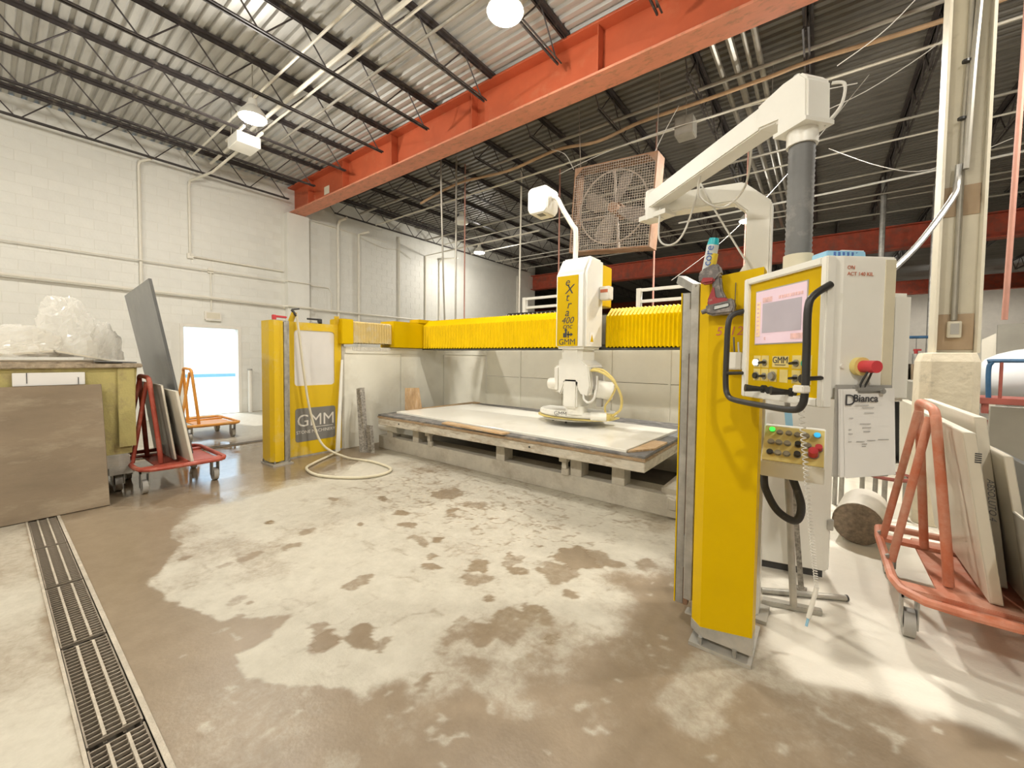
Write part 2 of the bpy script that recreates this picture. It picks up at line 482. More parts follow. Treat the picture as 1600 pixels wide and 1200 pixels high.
def sdf(poly, x, y):
    """signed distance, positive inside"""
    d = np.full_like(x, 1e9); inside = np.zeros(x.shape, bool)
    n = len(poly)
    for i in range(n):
        (x0, y0), (x1, y1) = poly[i], poly[(i + 1) % n]
        ex, ey = x1 - x0, y1 - y0
        t = np.clip(((x - x0) * ex + (y - y0) * ey) / (ex * ex + ey * ey), 0, 1)
        d = np.minimum(d, np.hypot(x - x0 - t * ex, y - y0 - t * ey))
        c = ((y0 > y) != (y1 > y)) & (x < ex * (y - y0) / (ey if abs(ey) > 1e-9 else 1e-9) + x0)
        inside ^= c
    return np.where(inside, d, -d)


def sstep(a, b_, x):
    t = np.clip((x - a) / (b_ - a), 0, 1)
    return t * t * (3 - 2 * t)


def make_floor():
    D0, D1 = 0.2, 0.372
    xs = sorted(set([-26, -20, -16, -14, -12.6, -12, -11, -10, -9.5] + [round(-9.0 + 0.06 * k, 4) for k in range(0, 58)] + [round(-5.5 + 0.02 * k, 4) for k in range(0, 330)] + [round(1.16 + 0.08 * k, 4) for k in range(0, 16)] + [3, 4, 6, 9, 12, 14]))
    ys = sorted(set([-6, -4, -2.5, -1.5] + [round(-0.7 + 0.03 * k, 4) for k in range(0, 30)] + [D0, D1] + [round(0.402 + 0.02 * k, 4) for k in range(0, 190)] + [5.2, 6, 8, 11, 15, 17.5, 22, 28, 34]))
    X, Y = np.meshgrid(np.array(xs), np.array(ys))
    wx = X + 0.13 * (fbm(X * 2.6, Y * 2.6, 1) - 0.5) + 0.10 * (fbm(X * 8, Y * 8, 5) - 0.5)
    wy = Y + 0.13 * (fbm(X * 2.6 + 9, Y * 2.6, 2) - 0.5) + 0.10 * (fbm(X * 8, Y * 8 + 3, 6) - 0.5)
    f1 = fbm(X * 1.3, Y * 1.3, 11, 5)
    f2 = fbm(X * 5, Y * 5, 12, 5)
    f3 = fbm(X * 16, Y * 16, 13, 3)
    soft = 0.02 + 0.22 * sstep(-1.8, -1.1, X) + 0.25 * sstep(-4.3, -5.0, X)   # ragged fade on the right and far left, crisp front edge
    dsl = sdf(SL, wx, wy)
    slr = sstep(0, 1, (dsl + soft) / (2 * soft) + 0.55 * (f2 - 0.5) * (soft > 0.05))
    edge_soft = sstep(1.4, 2.2, -X * 0.0 + Y) * 0
    veil = sstep(0.47, 0.62, fbm(X * 0.9 + 2, Y * 1.3 + 5, 61, 4))
    inner = 0.66 + 0.55 * (f2 - 0.35) + 0.28 * (f1 - 0.5) - 0.30 * veil
    slr = slr * np.clip(inner + 0.12, 0.45, 1)
    spot = np.zeros_like(X)
    for k_, (sx, sy, sr) in enumerate(SP):
        el = 0.75 + 0.5 * ((k_ * 37) % 10) / 10
        q = np.hypot((wx - sx) * el, (wy - sy) / el) / (sr * 0.92)
        spot = np.maximum(spot, sstep(1.08, 0.92, q + 0.9 * (f3 - 0.5)) * (0.6 + 0.4 * ((k_ * 53) % 7) / 6))
    # thin scuffed streaks near the saw table and foreground drips
    rid = 1 - np.abs(2 * fbm(X * 7 + 0.6 * f2, Y * 9, 31, 3) - 1)
    scuff = sstep(0.90, 0.97, rid) * sstep(1.9, 2.7, Y + 0.6 * (f1 - 0.5)) * sstep(-4.9, -4.2, X) * sstep(-0.9, -1.5, X)
    rid2 = 1 - np.abs(2 * fbm(X * 4, Y * 5, 77, 3) - 1)
    scuff = np.maximum(scuff, 0.5 * sstep(0.94, 0.985, rid2) * sstep(-4.6, -4.2, X))
    slr = slr * (1 - 0.85 * spot) * (1 - 0.55 * scuff)
    patch = sstep(0.45, 0.66, fbm(X * 2.6 + 4, Y * 2.6, 21, 5)) * sstep(-1.8, -1.2, X) * 0.5
    patch = np.maximum(patch, sstep(0.40, 0.7, fbm(X * 1.5, Y * 1.5 + 8, 23, 5)) * 0.28)
    speck = sstep(0.74, 0.8, fbm(X * 14, Y * 14, 41, 2)) * 0.5 * sstep(-3.2, -2.2, X)
    wh = sstep(-0.06, 0.06, sdf(WH, wx, wy))
    ld = sstep(-0.03, 0.05, sdf(LD, X, wy)) * (0.62 + 0.5 * (f1 - 0.4))
    far = np.maximum(sstep(4.4, 5.0, Y), sstep(-7.6, -8.6, X)) * 0.8
    s = np.clip(np.maximum.reduce([slr, patch, speck, ld, far]), 0, 1)
    s = np.clip(s + 0.25 * (f1 - 0.5) * (1 - s), 0, 1)
    mir = sstep(-0.12, 0.08, sdf(MIR, wx, wy)) * np.clip(0.55 + 0.6 * sstep(0.36, 0.5, fbm(X * 1.6, Y * 1.6 + 7, 51, 3)), 0, 1)
    s = np.clip(s * (1 - 0.55 * mir * (1 - far)) , 0, 1)
    s = np.maximum(s, wh)
    wet = np.clip((1 - s) * 0.85, 0, 1)
    wet = np.where(s > 0.6, np.clip(0.3 - 0.6 * (s - 0.6), 0, 1), wet) * (1 - 0.9 * far)
    wet = np.clip(np.maximum.reduce([wet * (1 - wh), spot * (slr > 0.02), mir]), 0, 1)
    ny, nx = X.shape
    verts = np.stack([X.ravel(), Y.ravel(), np.zeros(X.size)], 1)
    faces = []
    for j in range(ny - 1):
        ym = (ys[j] + ys[j + 1]) / 2
        if D0 < ym < D1:
            continue
        for i in range(nx - 1):
            a = j * nx + i
            faces.append((a, a + 1, a + nx + 1, a + nx))
    me = bpy.data.meshes.new('floor')
    me.from_pydata(verts.tolist(), [], faces)
    for nm, arr in (('slurry', s), ('wet', wet), ('white', wh), ('mirror', mir * (1 - far))):
        at = me.attributes.new(nm, 'FLOAT', 'POINT')
        at.data.foreach_set('value', arr.ravel().astype(np.float32))
    m = bpy.data.materials.new('shop_floor')
    m.use_nodes = True
    N, L = m.node_tree.nodes, m.node_tree.links
    b = N['Principled BSDF']

    def attr(nm):
        a = N.new('ShaderNodeAttribute'); a.attribute_name = nm
        return a.outputs['Fac']
    tc = N.new('ShaderNodeTexCoord')
    nz = N.new('ShaderNodeTexNoise'); nz.inputs['Scale'].default_value = 9; nz.inputs['Detail'].default_value = 8; nz.inputs['Roughness'].default_value = 0.7
    L.new(tc.outputs['Object'], nz.inputs['Vector'])
    nf = N.new('ShaderNodeTexNoise'); nf.inputs['Scale'].default_value = 60; nf.inputs['Detail'].default_value = 6
    L.new(tc.outputs['Object'], nf.inputs['Vector'])

    def mix(f, a, c):
        x = N.new('ShaderNodeMixRGB')
        if hasattr(f, 'is_output'):
            L.new(f, x.inputs[0])
        else:
            x.inputs[0].default_value = f
        for k, q in ((1, a), (2, c)):
            if hasattr(q, 'is_output'):
                L.new(q, x.inputs[k])
            else:
                x.inputs[k].default_value = (*q, 1)
        return x.outputs[0]
    brown = mix(nz.outputs['Fac'], (0.185, 0.137, 0.085), (0.335, 0.262, 0.178))
    dust = mix(nz.outputs['Fac'], (0.38, 0.345, 0.265), (0.65, 0.605, 0.50))
    nd = N.new('ShaderNodeTexNoise'); nd.inputs['Scale'].default_value = 22; nd.inputs['Detail'].default_value = 10; nd.inputs['Roughness'].default_value = 0.72
    nd.inputs['Distortion'].default_value = 0.4
    L.new(tc.outputs['Object'], nd.inputs['Vector'])
    m1 = N.new('ShaderNodeMath'); m1.operation = 'MULTIPLY_ADD'; m1.inputs[1].default_value = 0.75; m1.inputs[2].default_value = -0.375
    L.new(nd.outputs['Fac'], m1.inputs[0])
    m2 = N.new('ShaderNodeMath'); m2.operation = 'ADD'
    L.new(attr('slurry'), m2.inputs[0]); L.new(m1.outputs[0], m2.inputs[1])
    sr = N.new('ShaderNodeMapRange'); sr.interpolation_type = 'SMOOTHSTEP'
    sr.inputs[1].default_value = 0.14; sr.inputs[2].default_value = 0.86
    L.new(m2.outputs[0], sr.inputs[0])
    col = mix(sr.outputs[0], brown, dust)
    white = mix(nz.outputs['Fac'], (0.74, 0.69, 0.585), (0.83, 0.78, 0.675))
    col = mix(attr('white'), col, white)
    L.new(col, b.inputs['Base Color'])
    mr = N.new('ShaderNodeMapRange')
    mr.inputs[1].default_value = 0; mr.inputs[2].default_value = 1
    mr.inputs[3].default_value = 0.62; mr.inputs[4].default_value = 0.26
    L.new(attr('wet'), mr.inputs[0])
    mm = N.new('ShaderNodeMath'); mm.operation = 'MULTIPLY_ADD'; mm.inputs[1].default_value = -0.85; mm.inputs[2].default_value = 1.0
    L.new(attr('mirror'), mm.inputs[0])
    mm.use_clamp = True
    mn = N.new('ShaderNodeMath'); mn.operation = 'MULTIPLY'
    L.new(mr.outputs[0], mn.inputs[0]); L.new(mm.outputs[0], mn.inputs[1])
    L.new(mn.outputs[0], b.inputs['Roughness'])
    bp_ = N.new('ShaderNodeBump'); bp_.inputs['Distance'].default_value = 0.006
    ms = N.new('ShaderNodeMapRange'); ms.inputs[3].default_value = 0.45; ms.inputs[4].default_value = 0.06
    L.new(attr('wet'), ms.inputs[0])
    L.new(ms.outputs[0], bp_.inputs['Strength'])
    L.new(nf.outputs['Fac'], bp_.inputs['Height'])
    L.new(bp_.outputs[0], b.inputs['Normal'])
    me.materials.append(m)
    o = bpy.data.objects.new('floor', me)
    COL.objects.link(o)
    ORG[o] = Vector((0, 0, 0))
    struct(o, 'concrete workshop floor with wet brown patches and pale stone slurry')
    return o


floor = make_floor()
ch = MB()
ch.quad((-12, 0.2, -0.14), (3.5, 0.2, -0.14), (3.5, 0.372, -0.14), (-12, 0.372, -0.14))
ch.quad((-12, 0.2, -0.14), (3.5, 0.2, -0.14), (3.5, 0.2, 0), (-12, 0.2, 0))
ch.quad((-12, 0.372, -0.14), (3.5, 0.372, -0.14), (3.5, 0.372, 0), (-12, 0.372, 0))
build('drain_channel', ch, 'channel_dark', floor)
cu = MB()
cu.box(-11.9, 3.4, 0.372, 0.392, -0.05, 0.006).box(-11.9, 3.4, 0.188, 0.2, -0.05, 0.004)
build('drain_curb', cu, 'curb_concrete', floor)

# ---- drain grates, one thing per lift-out section
def make_grate(loc):
    g = thing('drain_grate', 'x', 'grate', loc)
    L_ = 0.84
    for yy in (0.004, 0.164):
        build('side_rail', MB().box(loc[0], loc[0] + L_, loc[1] + yy - 0.003, loc[1] + yy + 0.003, loc[2] - 0.03, loc[2]), 'grate_steel', g)
    for yy in (0.055, 0.113):
        build('bearing_bar', MB().box(loc[0] + 0.02, loc[0] + L_ - 0.02, loc[1] + yy - 0.005, loc[1] + yy + 0.005, loc[2] - 0.03, loc[2] + 0.004), 'curb_concrete', g)
    first = None
    n = 27
    for k in range(n):
        x = 0.015 + (L_ - 0.03) * k / (n - 1)
        if first is None:
            w = MB()
            pts = [Vector((loc[0] + x + 0.002 * math.sin(t * 3.1), loc[1] + 0.004 + 0.16 * t / 8, 0)) for t in range(9)]
            for a, c in zip(pts[:-1], pts[1:]):
                w.bar((a.x, a.y, loc[2] - 0.008), (c.x, c.y, loc[2] - 0.008), 0.006, 0.014)
            first = build('cross_bar', w, 'grate_steel', g)
        else:
            dup(first, parent=g, loc=(x - 0.015, 0, 0))
    return g


names = ['half hidden under the brown stone sheet by the wheeled bin', 'second from the brown stone sheet', 'third from the brown stone sheet', 'fourth from the brown stone sheet', 'nearest in the lower left corner']
g0 = make_grate((-5.62, 0.202, -0.004))
for k in range(5):
    g = g0 if k == 0 else copy_tree(g0, loc=(-5.62 + 0.86 * k, 0.202, -0.004))
    tag(g, 'rusty floor drain grate, ' + names[k], 'grate', 'drain grate sections')
sd = thing('slot_drain', 'narrow dark slot drain in the bright floor behind the red slab cart', 'drain', (-7.78, 2.2, 0.0))
build('rim', MB().box(-7.83, -7.81, 1.2, 3.6, 0, 0.012).box(-7.72, -7.70, 1.2, 3.6, 0, 0.012), 'grate_steel', sd)
build('slot', MB().box(-7.81, -7.72, 1.2, 3.6, 0, 0.005), 'channel_dark', sd)

# ---- left block wall
DY0, DY1, DZ = 2.87, 3.99, 2.16      # doorway
wall = MB()
wx0, wx1 = WX - 0.2, WX - 0.004
wall.box(wx0 + 0.01, wx1, ROOM_Y0, DY0 - 0.04, 0, DECK_Z).box(wx0 + 0.01, wx1, DY1 + 0.04, 17.6, 0, DECK_Z).box(wx0 + 0.01, wx1, DY0 - 0.04, DY1 + 0.04, DZ + 0.04, DECK_Z)
wall_left = struct(build('wall_left', wall, 'mortar_paint'), 'cream painted concrete block wall on the left with an open doorway')
BL, BH = 0.405, 0.203
blocks = []
for r_ in range(30):
    z0 = r_ * BH
    off = (r_ % 2) * BL / 2
    k = -2
    while True:
        y0 = k * BL + off - 1.0
        k += 1
        if y0 > 17.2:
            break
        if y0 < -0.6:
            continue
        if y0 + BL > DY0 - 0.05 and y0 < DY1 + 0.05 and z0 < DZ + 0.05:
            continue
        if y0 + BL > 5.2 and y0 < 5.75 and z0 < 5.4:
            continue
        blocks.append((y0, z0))
near = sorted(blocks, key=lambda q: (0 if (0.0 < q[0] < 5.0 and q[1] > 1.2) else 1, q[0]))
nearset = near[:300]
proto = None
for (y0, z0) in nearset:
    if proto is None:
        mb = MB().box(WX - 0.01, WX, y0 + 0.004, y0 + BL - 0.004, z0 + 0.004, z0 + BH - 0.004)
        proto = build('block', mb, 'block_paint', wall_left, bevel=0.0025, seg=1)
        py, pz = y0, z0
    else:
        dup(proto, parent=wall_left, loc=(0, y0 - py, z0 - pz))
rest = MB()
for (y0, z0) in near[300:]:
    rest.box(WX - 0.01, WX, y0 + 0.004, y0 + BL - 0.004, z0 + 0.004, z0 + BH - 0.004)
rs = build('block_field', rest, 'block_paint', wall_left)
rs['kind'] = 'stuff'
# pier carrying the beam
struct(build('wall_pier', MB().box(WX - 0.02, WX + 0.2, 5.16, 5.76, 0, 5.46), 'block_paint', bevel=0.01), 'painted pier under the end of the orange beam')
# doorway
d1 = MB()
d1.box(WX - 0.2, WX + 0.03, DY0 - 0.07, DY0, 0, DZ + 0.07).box(WX - 0.2, WX + 0.03, DY1, DY1 + 0.07, 0, DZ + 0.07).box(WX - 0.2, WX + 0.03, DY0, DY1, DZ, DZ + 0.07)
door = struct(build('door_1', d1, 'trim_paint', bevel=0.006), 'open doorway in the block wall, daylight beyond')
build('threshold', MB().box(WX - 0.2, WX + 0.02, DY0, DY1, 0.0, 0.015), 'trim_paint', door)
# other walls
struct(build('wall_back', MB().box(WX - 0.2, ROOM_X1, ROOM_Y0 - 0.2, ROOM_Y0, 0, DECK_Z), 'wall_paint'))
struct(build('wall_right', MB().box(ROOM_X1, ROOM_X1 + 0.2, ROOM_Y0, ROOM_Y1, 0, DECK_Z), 'wall_paint'))
struct(build('wall_far', MB().box(-26, ROOM_X1, ROOM_Y1, ROOM_Y1 + 0.2, 0, DECK_Z), 'wall_paint'), 'pale wall at the far end of the workshop')
struct(build('wall_far_left', MB().box(-26.2, -26, 17.6, ROOM_Y1, 0, DECK_Z).box(-26, WX - 0.2, 17.4, 17.6, 0, DECK_Z), 'wall_paint'))
# ribbed deck
dk = MB()
P_ = 0.152
n = int((ROOM_Y1 - ROOM_Y0) / P_) + 1
prof = []
for k in range(n):
    y = ROOM_Y0 + k * P_
    prof += [(y, 0.038), (y + 0.046, 0.038), (y + 0.064, 0.0), (y + 0.134, 0.0)]
vs, fs = [], []
for (y, z) in prof:
    vs += [(WX - 0.2 if y < 17.5 else -26, y, DECK_Z + z), (ROOM_X1 + 0.1, y, DECK_Z + z)]
for k in range(len(prof) - 1):
    fs.append((2 * k, 2 * k + 1, 2 * k + 3, 2 * k + 2))
dk.add(vs, fs)
ceil = struct(build('ceiling', dk, 'deck_metal'), 'ribbed metal roof deck, silver near the camera and darker grey beyond the orange beam')
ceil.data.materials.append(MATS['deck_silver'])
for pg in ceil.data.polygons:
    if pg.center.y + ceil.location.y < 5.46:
        pg.material_index = 1  # lighter deck colour in front of the orange beam
build('roof_cover', MB().box(WX - 0.2, ROOM_X1 + 0.2, ROOM_Y0 - 0.2, 17.5, DECK_Z + 0.045, DECK_Z + 0.2).box(-26.2, ROOM_X1 + 0.2, 17.4, ROOM_Y1 + 0.2, DECK_Z + 0.045, DECK_Z + 0.21), 'deck_metal', ceil)
# outside the doorway
og = struct(build('ground_outside', MB().box(-60, WX - 0.2, -20, 40, -0.15, -0.005), 'asphalt_bright'), 'bright paved yard outside the doorway')
yw = thing('boundary_screen', 'pale sunlit wall across the yard seen through the doorway', 'wall', (-32, 9, -0.005))
build('panel', MB().box(-32.3, -32, -8, 30, 0.2, 7), 'outdoor_white', yw)
build('base_strip', MB().box(-32.3, -31.98, -8, 30, -0.005, 0.2), 'outdoor_blue', yw)

# ---- steel beams
def beam(name, label, x0, x1, yc, z0, z1, fw, mat, fmat):
    b = thing(name, label, 'beam', ((x0 + x1) / 2, yc, z0))
    t = 0.035
    build('web', MB().box(x0, x1, yc - 0.012, yc + 0.012, z0 + t, z1 - t), mat, b)
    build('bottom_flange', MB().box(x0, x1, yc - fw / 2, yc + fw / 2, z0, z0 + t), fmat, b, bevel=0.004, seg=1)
    build('top_flange', MB().box(x0, x1, yc - fw / 2, yc + fw / 2, z1 - t, z1), mat, b, bevel=0.004, seg=1)
    return b


b1 = beam('roof_beam', 'big orange steel I-beam crossing the near ceiling', WX, ROOM_X1, 5.46, 5.47, 6.2, 0.4, 'orange_steel', 'bounce_orange_steel')
sp = None
for x in [-10.9, -9.2, -7.3, -5.0, -2.6]:
    if sp is None:
        sp = build('stiffener', MB().box(x - 0.008, x + 0.008, 5.29, 5.447, 5.51, 6.16), 'orange_steel', b1)
        x0_ = x
    else:
        dup(sp, parent=b1, loc=(x - x0_, 0, 0))
text('lettering', 'STEEL', 0.20, 'bounce_orange_steel', b1, (-11.0, 5.445, 5.70), (1, 0, 0), (0, 0, 1))
build('shipping_tag', MB().box(-10.35, -10.1, 5.443, 5.447, 5.66, 5.86), 'column_paint', b1)
beam('roof_beam', 'red steel beam across the ceiling behind the fan and console', -26, ROOM_X1, 17.4, 5.0, 5.72, 0.4, 'red_steel', 'red_steel')
beam('roof_beam', 'dark red steel beam farthest back near the far wall', -26, ROOM_X1, 29.5, 5.0, 5.72, 0.4, 'red_steel', 'red_steel')

# ---- open web joists
def make_joist(x, ylo, yhi, ylow0, ylow1, first_node, pitch, detailed=True):
    j = thing('roof_joist', 'x', 'joist', (x, 0, 5.72))
    zt, zb = 6.215, 5.735
    tc_ = MB()
    for s in (-1, 1):
        tc_.box(x + s * 0.012, x + s * 0.062, ylo, yhi, zt - 0.006, zt + 0.034).box(x + s * 0.012, x + s * 0.018, ylo, yhi, zt - 0.045, zt)
    build('top_chord', tc_, 'joist_paint', j)
    bc = MB()
    for s in (-1, 1):
        bc.box(x + s * 0.018, x + s * 0.040, ylow0, ylow1, zb - 0.005, zb + 0.002).box(x + s * 0.018, x + s * 0.023, ylow0, ylow1, zb, zb + 0.026)
    build('bottom_chord', bc, 'joist_paint', j)
    yn, webs = first_node, []
    stuff = MB()
    pa = pb = None
    while yn > ylow0:
        for s in (-1, 1):
            ya, yb = yn + s * 0.035, yn + s * pitch / 2 * 0.93
            if yb > yhi - 0.02 or yb < ylo:
                continue
            p, q = (x, ya, zb + 0.01), (x, yb, zt - 0.01)
            if not detailed:
                stuff.cyl(p, q, 0.012, 5)
            elif s < 0:
                if pa is None:
                    pa = build('web_bar', MB().cyl(p, q, 0.011, 6), 'joist_paint', j); ya0 = yn
                else:
                    dup(pa, parent=j, loc=(0, yn - ya0, 0))
            else:
                if pb is None:
                    pb = build('web_bar', MB().cyl(p, q, 0.011, 6), 'joist_paint', j); yb0 = yn
                else:
                    dup(pb, parent=j, loc=(0, yn - yb0, 0))
        yn -= pitch
    if not detailed:
        o = build('web_bars', stuff, 'joist_paint', j)
    return j


ORD = ['nearest the block wall', 'second', 'third', 'fourth', 'fifth', 'sixth', 'seventh', 'eighth', 'ninth', 'tenth', 'eleventh', 'twelfth', 'thirteenth', 'fourteenth']
JX = [-11.6 + 1.415 * k for k in range(14)]
j0 = make_joist(JX[0], -5.9, 5.4, -5.5, 5.12, 5.06, 0.92)
for k in range(9):
    j = j0 if k == 0 else copy_tree(j0, loc=(JX[k], 0, 5.72))
    o_ = ORD[k] if k == 0 else ORD[k] + ' from the block wall'
    tag(j, 'dark open web roof joist in front of the orange beam, ' + o_, 'joist', 'joists in the near bay')
j0 = make_joist(JX[0], 5.55, 17.3, 6.42, 16.3, 16.25, 0.98)
for k in range(13):
    j = j0 if k == 0 else copy_tree(j0, loc=(JX[k], 0, 5.72))
    o_ = ORD[k] if k == 0 else ORD[k] + ' from the block wall'
    tag(j, 'dark open web roof joist behind the orange beam, ' + o_, 'joist', 'joists in the middle bay')
j0 = make_joist(-17.3, 17.5, 29.3, 18.2, 28.6, 28.5, 1.0, False)
for k in range(12):
    j = j0 if k == 0 else copy_tree(j0, loc=(-17.3 + 2.2 * k, 0, 5.72))
    tag(j, 'shadowed roof joist beyond the red beam, ' + ('leftmost' if k == 0 else ORD[k] + ' from the left'), 'joist', 'joists in the far bay')

# ---- high bay lamps
def make_lamp(x, y, z, label, lit=True, power=1.0, glow=1.0):
    t = thing('high_bay_lamp', label, 'lamp', (x, y, z), 'high bay lamps')
    ring = []
    for (r_, h) in ((0.06, 0.30), (0.07, 0.20), (0.11, 0.17), (0.17, 0.10), (0.20, 0.03), (0.205, 0.0)):
        ring.append([(x + r_ * math.cos(a * math.pi / 10), y + r_ * math.sin(a * math.pi / 10), z + h) for a in range(20)])
    build('housing', MB().loft([[Vector(p) for p in q] for q in ring], caps=False), 'white_machine', t, smooth=True)
    lens = MB().loft([[Vector((x + r_ * math.cos(a * math.pi / 10), y + r_ * math.sin(a * math.pi / 10), z + h)) for a in range(20)] for (r_, h) in ((0.2, 0.004), (0.19, -0.02), (0.1, -0.045))])
    build('lens', lens, 'lens' if lit else 'white_clean', t, smooth=True)
    build('hanger', MB().cyl((x, y, z + 0.28), (x, y, 6.25), 0.008, 6), 'conduit_grey', t)
    if lit:
        for kind_, e_, dz in (('AREA', LAMP_POWER * power, -0.06), ('POINT', LAMP_GLOW * power * glow, -0.16)):
            if e_ <= 0:
                continue
            ld = bpy.data.lights.new('lamp_light', kind_)
            if kind_ == 'AREA':
                ld.shape = 'DISK'
                ld.size = 0.34
            else:
                ld.shadow_soft_size = 0.09
            ld.energy = e_
            ld.color = LAMP_COLOR
            lo = bpy.data.objects.new('lamp_light', ld)
            COL.objects.link(lo)
            lo.parent = t
            lo.location = (0, 0, dz)
    return t


make_lamp(-2.9, 3.6, 5.35, 'glowing round high bay lamp near the top middle of the photo', power=0.68)
make_lamp(-7.54, 2.77, 5.4, 'glowing high bay lamp hung nearest the left block wall and doorway')
make_lamp(-10.23, 11.3, 5.4, 'glowing high bay lamp low over the far part of the block wall', power=0.75)
make_lamp(-1.75, 13.06, 5.4, 'small bright high bay lamp seen inside the bent white console arm', glow=0.2)
make_lamp(-0.75, 7.8, 5.25, 'high bay lamp behind the slanting boom of the console arm', power=3.3, glow=0.1)
make_lamp(-8.4, 8.5, 5.4, 'unlit white high bay lamp left of the vertical cables', lit=False)
make_lamp(2.6, 27.5, 5.4, 'tiny distant lamp just right of the console cabinet top', power=0.6, glow=0.3)
make_lamp(4.5, 31.0, 5.4, 'tiny distant lamp between console cabinet and concrete pier', power=0.6, glow=0.3)
make_lamp(7.6, 31.0, 5.4, 'tiny distant lamp at the right edge of the photo', power=0.6, glow=0.3)
make_lamp(2.45, 5.0, 5.35, 'high bay lamp over the slab carts, outside the frame', power=1.7, glow=0.5)
make_lamp(-2.9, -2.6, 5.4, 'added unseen high bay lamp behind the camera above the wet floor', glow=1.5)  # unseen lamp added to brighten faces turned towards the camera
make_lamp(-7.6, -2.6, 5.4, 'added unseen high bay lamp behind the camera near the block wall')  # unseen lamp added on a supposed grid to fill the near bay
make_lamp(6.5, 10.5, 5.4, 'added unseen high bay lamp over the storage area, outside the frame', glow=0.2)  # unseen lamp added to light the storage side
make_lamp(1.8, -2.6, 5.4, 'added unseen high bay lamp behind the camera on the right', glow=1.5)  # unseen lamp added to brighten the console and yellow column

# ---- conduits fixed to the left wall
def conduit(name, label, pts, r=0.018, mat='conduit_paint', cat='conduit', group='conduits on the block wall', n=8):
    o = build(name, MB().tube(pts, r, n), mat, smooth=True)
    return tag(o, label, cat, group)


cx = WX + 0.045
conduit('water_pipe', 'long horizontal pipe along the block wall just above the doorway', [(cx + .08, -5.5, 3.02), (cx + .08, 4.4, 2.88), (cx + .08, 5.05, 2.87), (cx + 0.21, 5.14, 2.87), (cx + 0.21, 5.8, 2.87), (cx + .08, 5.9, 2.87), (cx + .08, 17, 2.84)], 0.03)
conduit('conduit', 'thin horizontal conduit on the block wall above the long pipe, ending beside the pier', [(cx + .05, -5.5, 3.56), (cx + .05, 3.38, 3.56), (cx + .05, 5.05, 3.56), (cx + .19, 5.14, 3.56), (cx + .19, 5.78, 3.56), (cx, 5.86, 3.56), (cx, 6.4, 3.56), (cx, 6.5, 3.4), (cx, 6.5, 2.9)], 0.014)
conduit('conduit', 'vertical white conduit rising from the leaning dark slab to the ceiling', [(cx, 2.14, 2.9), (cx, 2.14, 5.62), (cx + .05, 2.16, 5.7), (cx + .25, 2.3, 5.75)], 0.03)
conduit('conduit', 'bent white conduit running up the wall to the ceiling box left of the pier', [(cx, 5.1, 3.84), (cx, 3.1, 3.84), (cx, 3.02, 3.84), (cx, 3.02, 5.45)] + arc((cx + .12, 3.02, 5.45), .12, math.pi, math.pi / 2, 5, (1, 0, 0), (0, 0, 1)) + [(cx + 1.0, 3.2, 5.6), (-9.3, 3.2, 5.62)], 0.026)
conduit('conduit', 'short vertical conduit dropping to the sign box above the doorway', [(cx, 3.42, 3.56), (cx, 3.42, 2.6)], 0.014)
conduit('conduit', 'thick vertical conduit with a bent top just right of the pier', [(cx, 6.72, 1.5), (cx, 6.72, 5.5)] + arc((cx + .15, 6.72, 5.5), .15, math.pi, math.pi / 2, 5, (1, 0, 0), (0, 0, 1)) + [(cx + 0.5, 6.72, 5.65)], 0.04)
conduit('conduit', 'second thick vertical conduit right of the pier', [(cx, 7.42, 1.5), (cx, 7.42, 5.42), (cx + .1, 7.5, 5.46), (cx + .3, 7.6, 5.5)], 0.04)
conduit('conduit', 'third vertical conduit right of the pier, thinner and joined by a slack cable', [(cx, 9.0, 1.5), (cx, 9.0, 5.72)], 0.028)
conduit('conduit', 'squared conduit frame farther along the block wall', [(cx, 10.2, 1.5), (cx, 10.2, 5.3), (cx + 1.3, 10.3, 5.35), (cx + 5, 10.4, 5.4)], 0.028)
conduit('conduit', 'curved top vertical conduit beside the squared frame', [(cx, 10.9, 1.5), (cx, 10.9, 5.1)] + arc((cx + .2, 10.9, 5.1), .2, math.pi, math.pi / 2, 5, (1, 0, 0), (0, 0, 1)) + [(cx + 0.7, 11.2, 5.32)], 0.03)
conduit('conduit', 'farthest vertical conduit near the end of the block wall', [(cx, 16.0, 1.5), (cx, 16.0, 5.5)], 0.04)
conduit('slack_cable', 'thin slack cable sagging between the conduits right of the pier', smoothline([(cx, 5.9, 5.46), (cx, 7.0, 5.42), (cx, 8.3, 5.2), (cx, 9.0, 5.25), (cx, 9.5, 5.05)]), 0.012)
conduit('joint_strip', 'straight raised strip along the wall level with the pier top', [(WX + .01, 5.78, 5.42), (WX + .01, 8.5, 5.42)], 0.012)
for (y, z, lab) in ((3.42, 3.56, 'small square junction box on the conduit above the doorway'), (3.02, 3.84, 'small square junction box under the bent conduit')):
    tag(build('junction_box', MB().box(WX, WX + 0.06, y - 0.06, y + 0.06, z - 0.06, z + 0.06), 'conduit_paint', bevel=0.006), lab, 'box')
es = thing('exit_sign', 'small pale emergency sign box on the wall over the doorway', 'sign', (WX, 3.45, 2.33))
build('body', MB().box(WX, WX + 0.07, 3.28, 3.62, 2.36, 2.56), 'trim_paint', es, bevel=0.008)
build('face', MB().box(WX + 0.07, WX + 0.074, 3.31, 3.59, 2.39, 2.53), 'column_paint', es)
build('lamp_bar', MB().cyl((WX + 0.05, 3.3, 2.35), (WX + 0.05, 3.62, 2.35), 0.02, 8), 'white_clean', es, smooth=True)
gp = thing('guard_post', 'short white bollard beside the doorway on the right', 'bollard', (WX + 0.12, 4.22, 0))
build('pipe', MB().cyl((WX + 0.12, 4.22, 0), (WX + 0.12, 4.22, 1.1), 0.05, 12), 'trim_paint', gp, smooth=True)
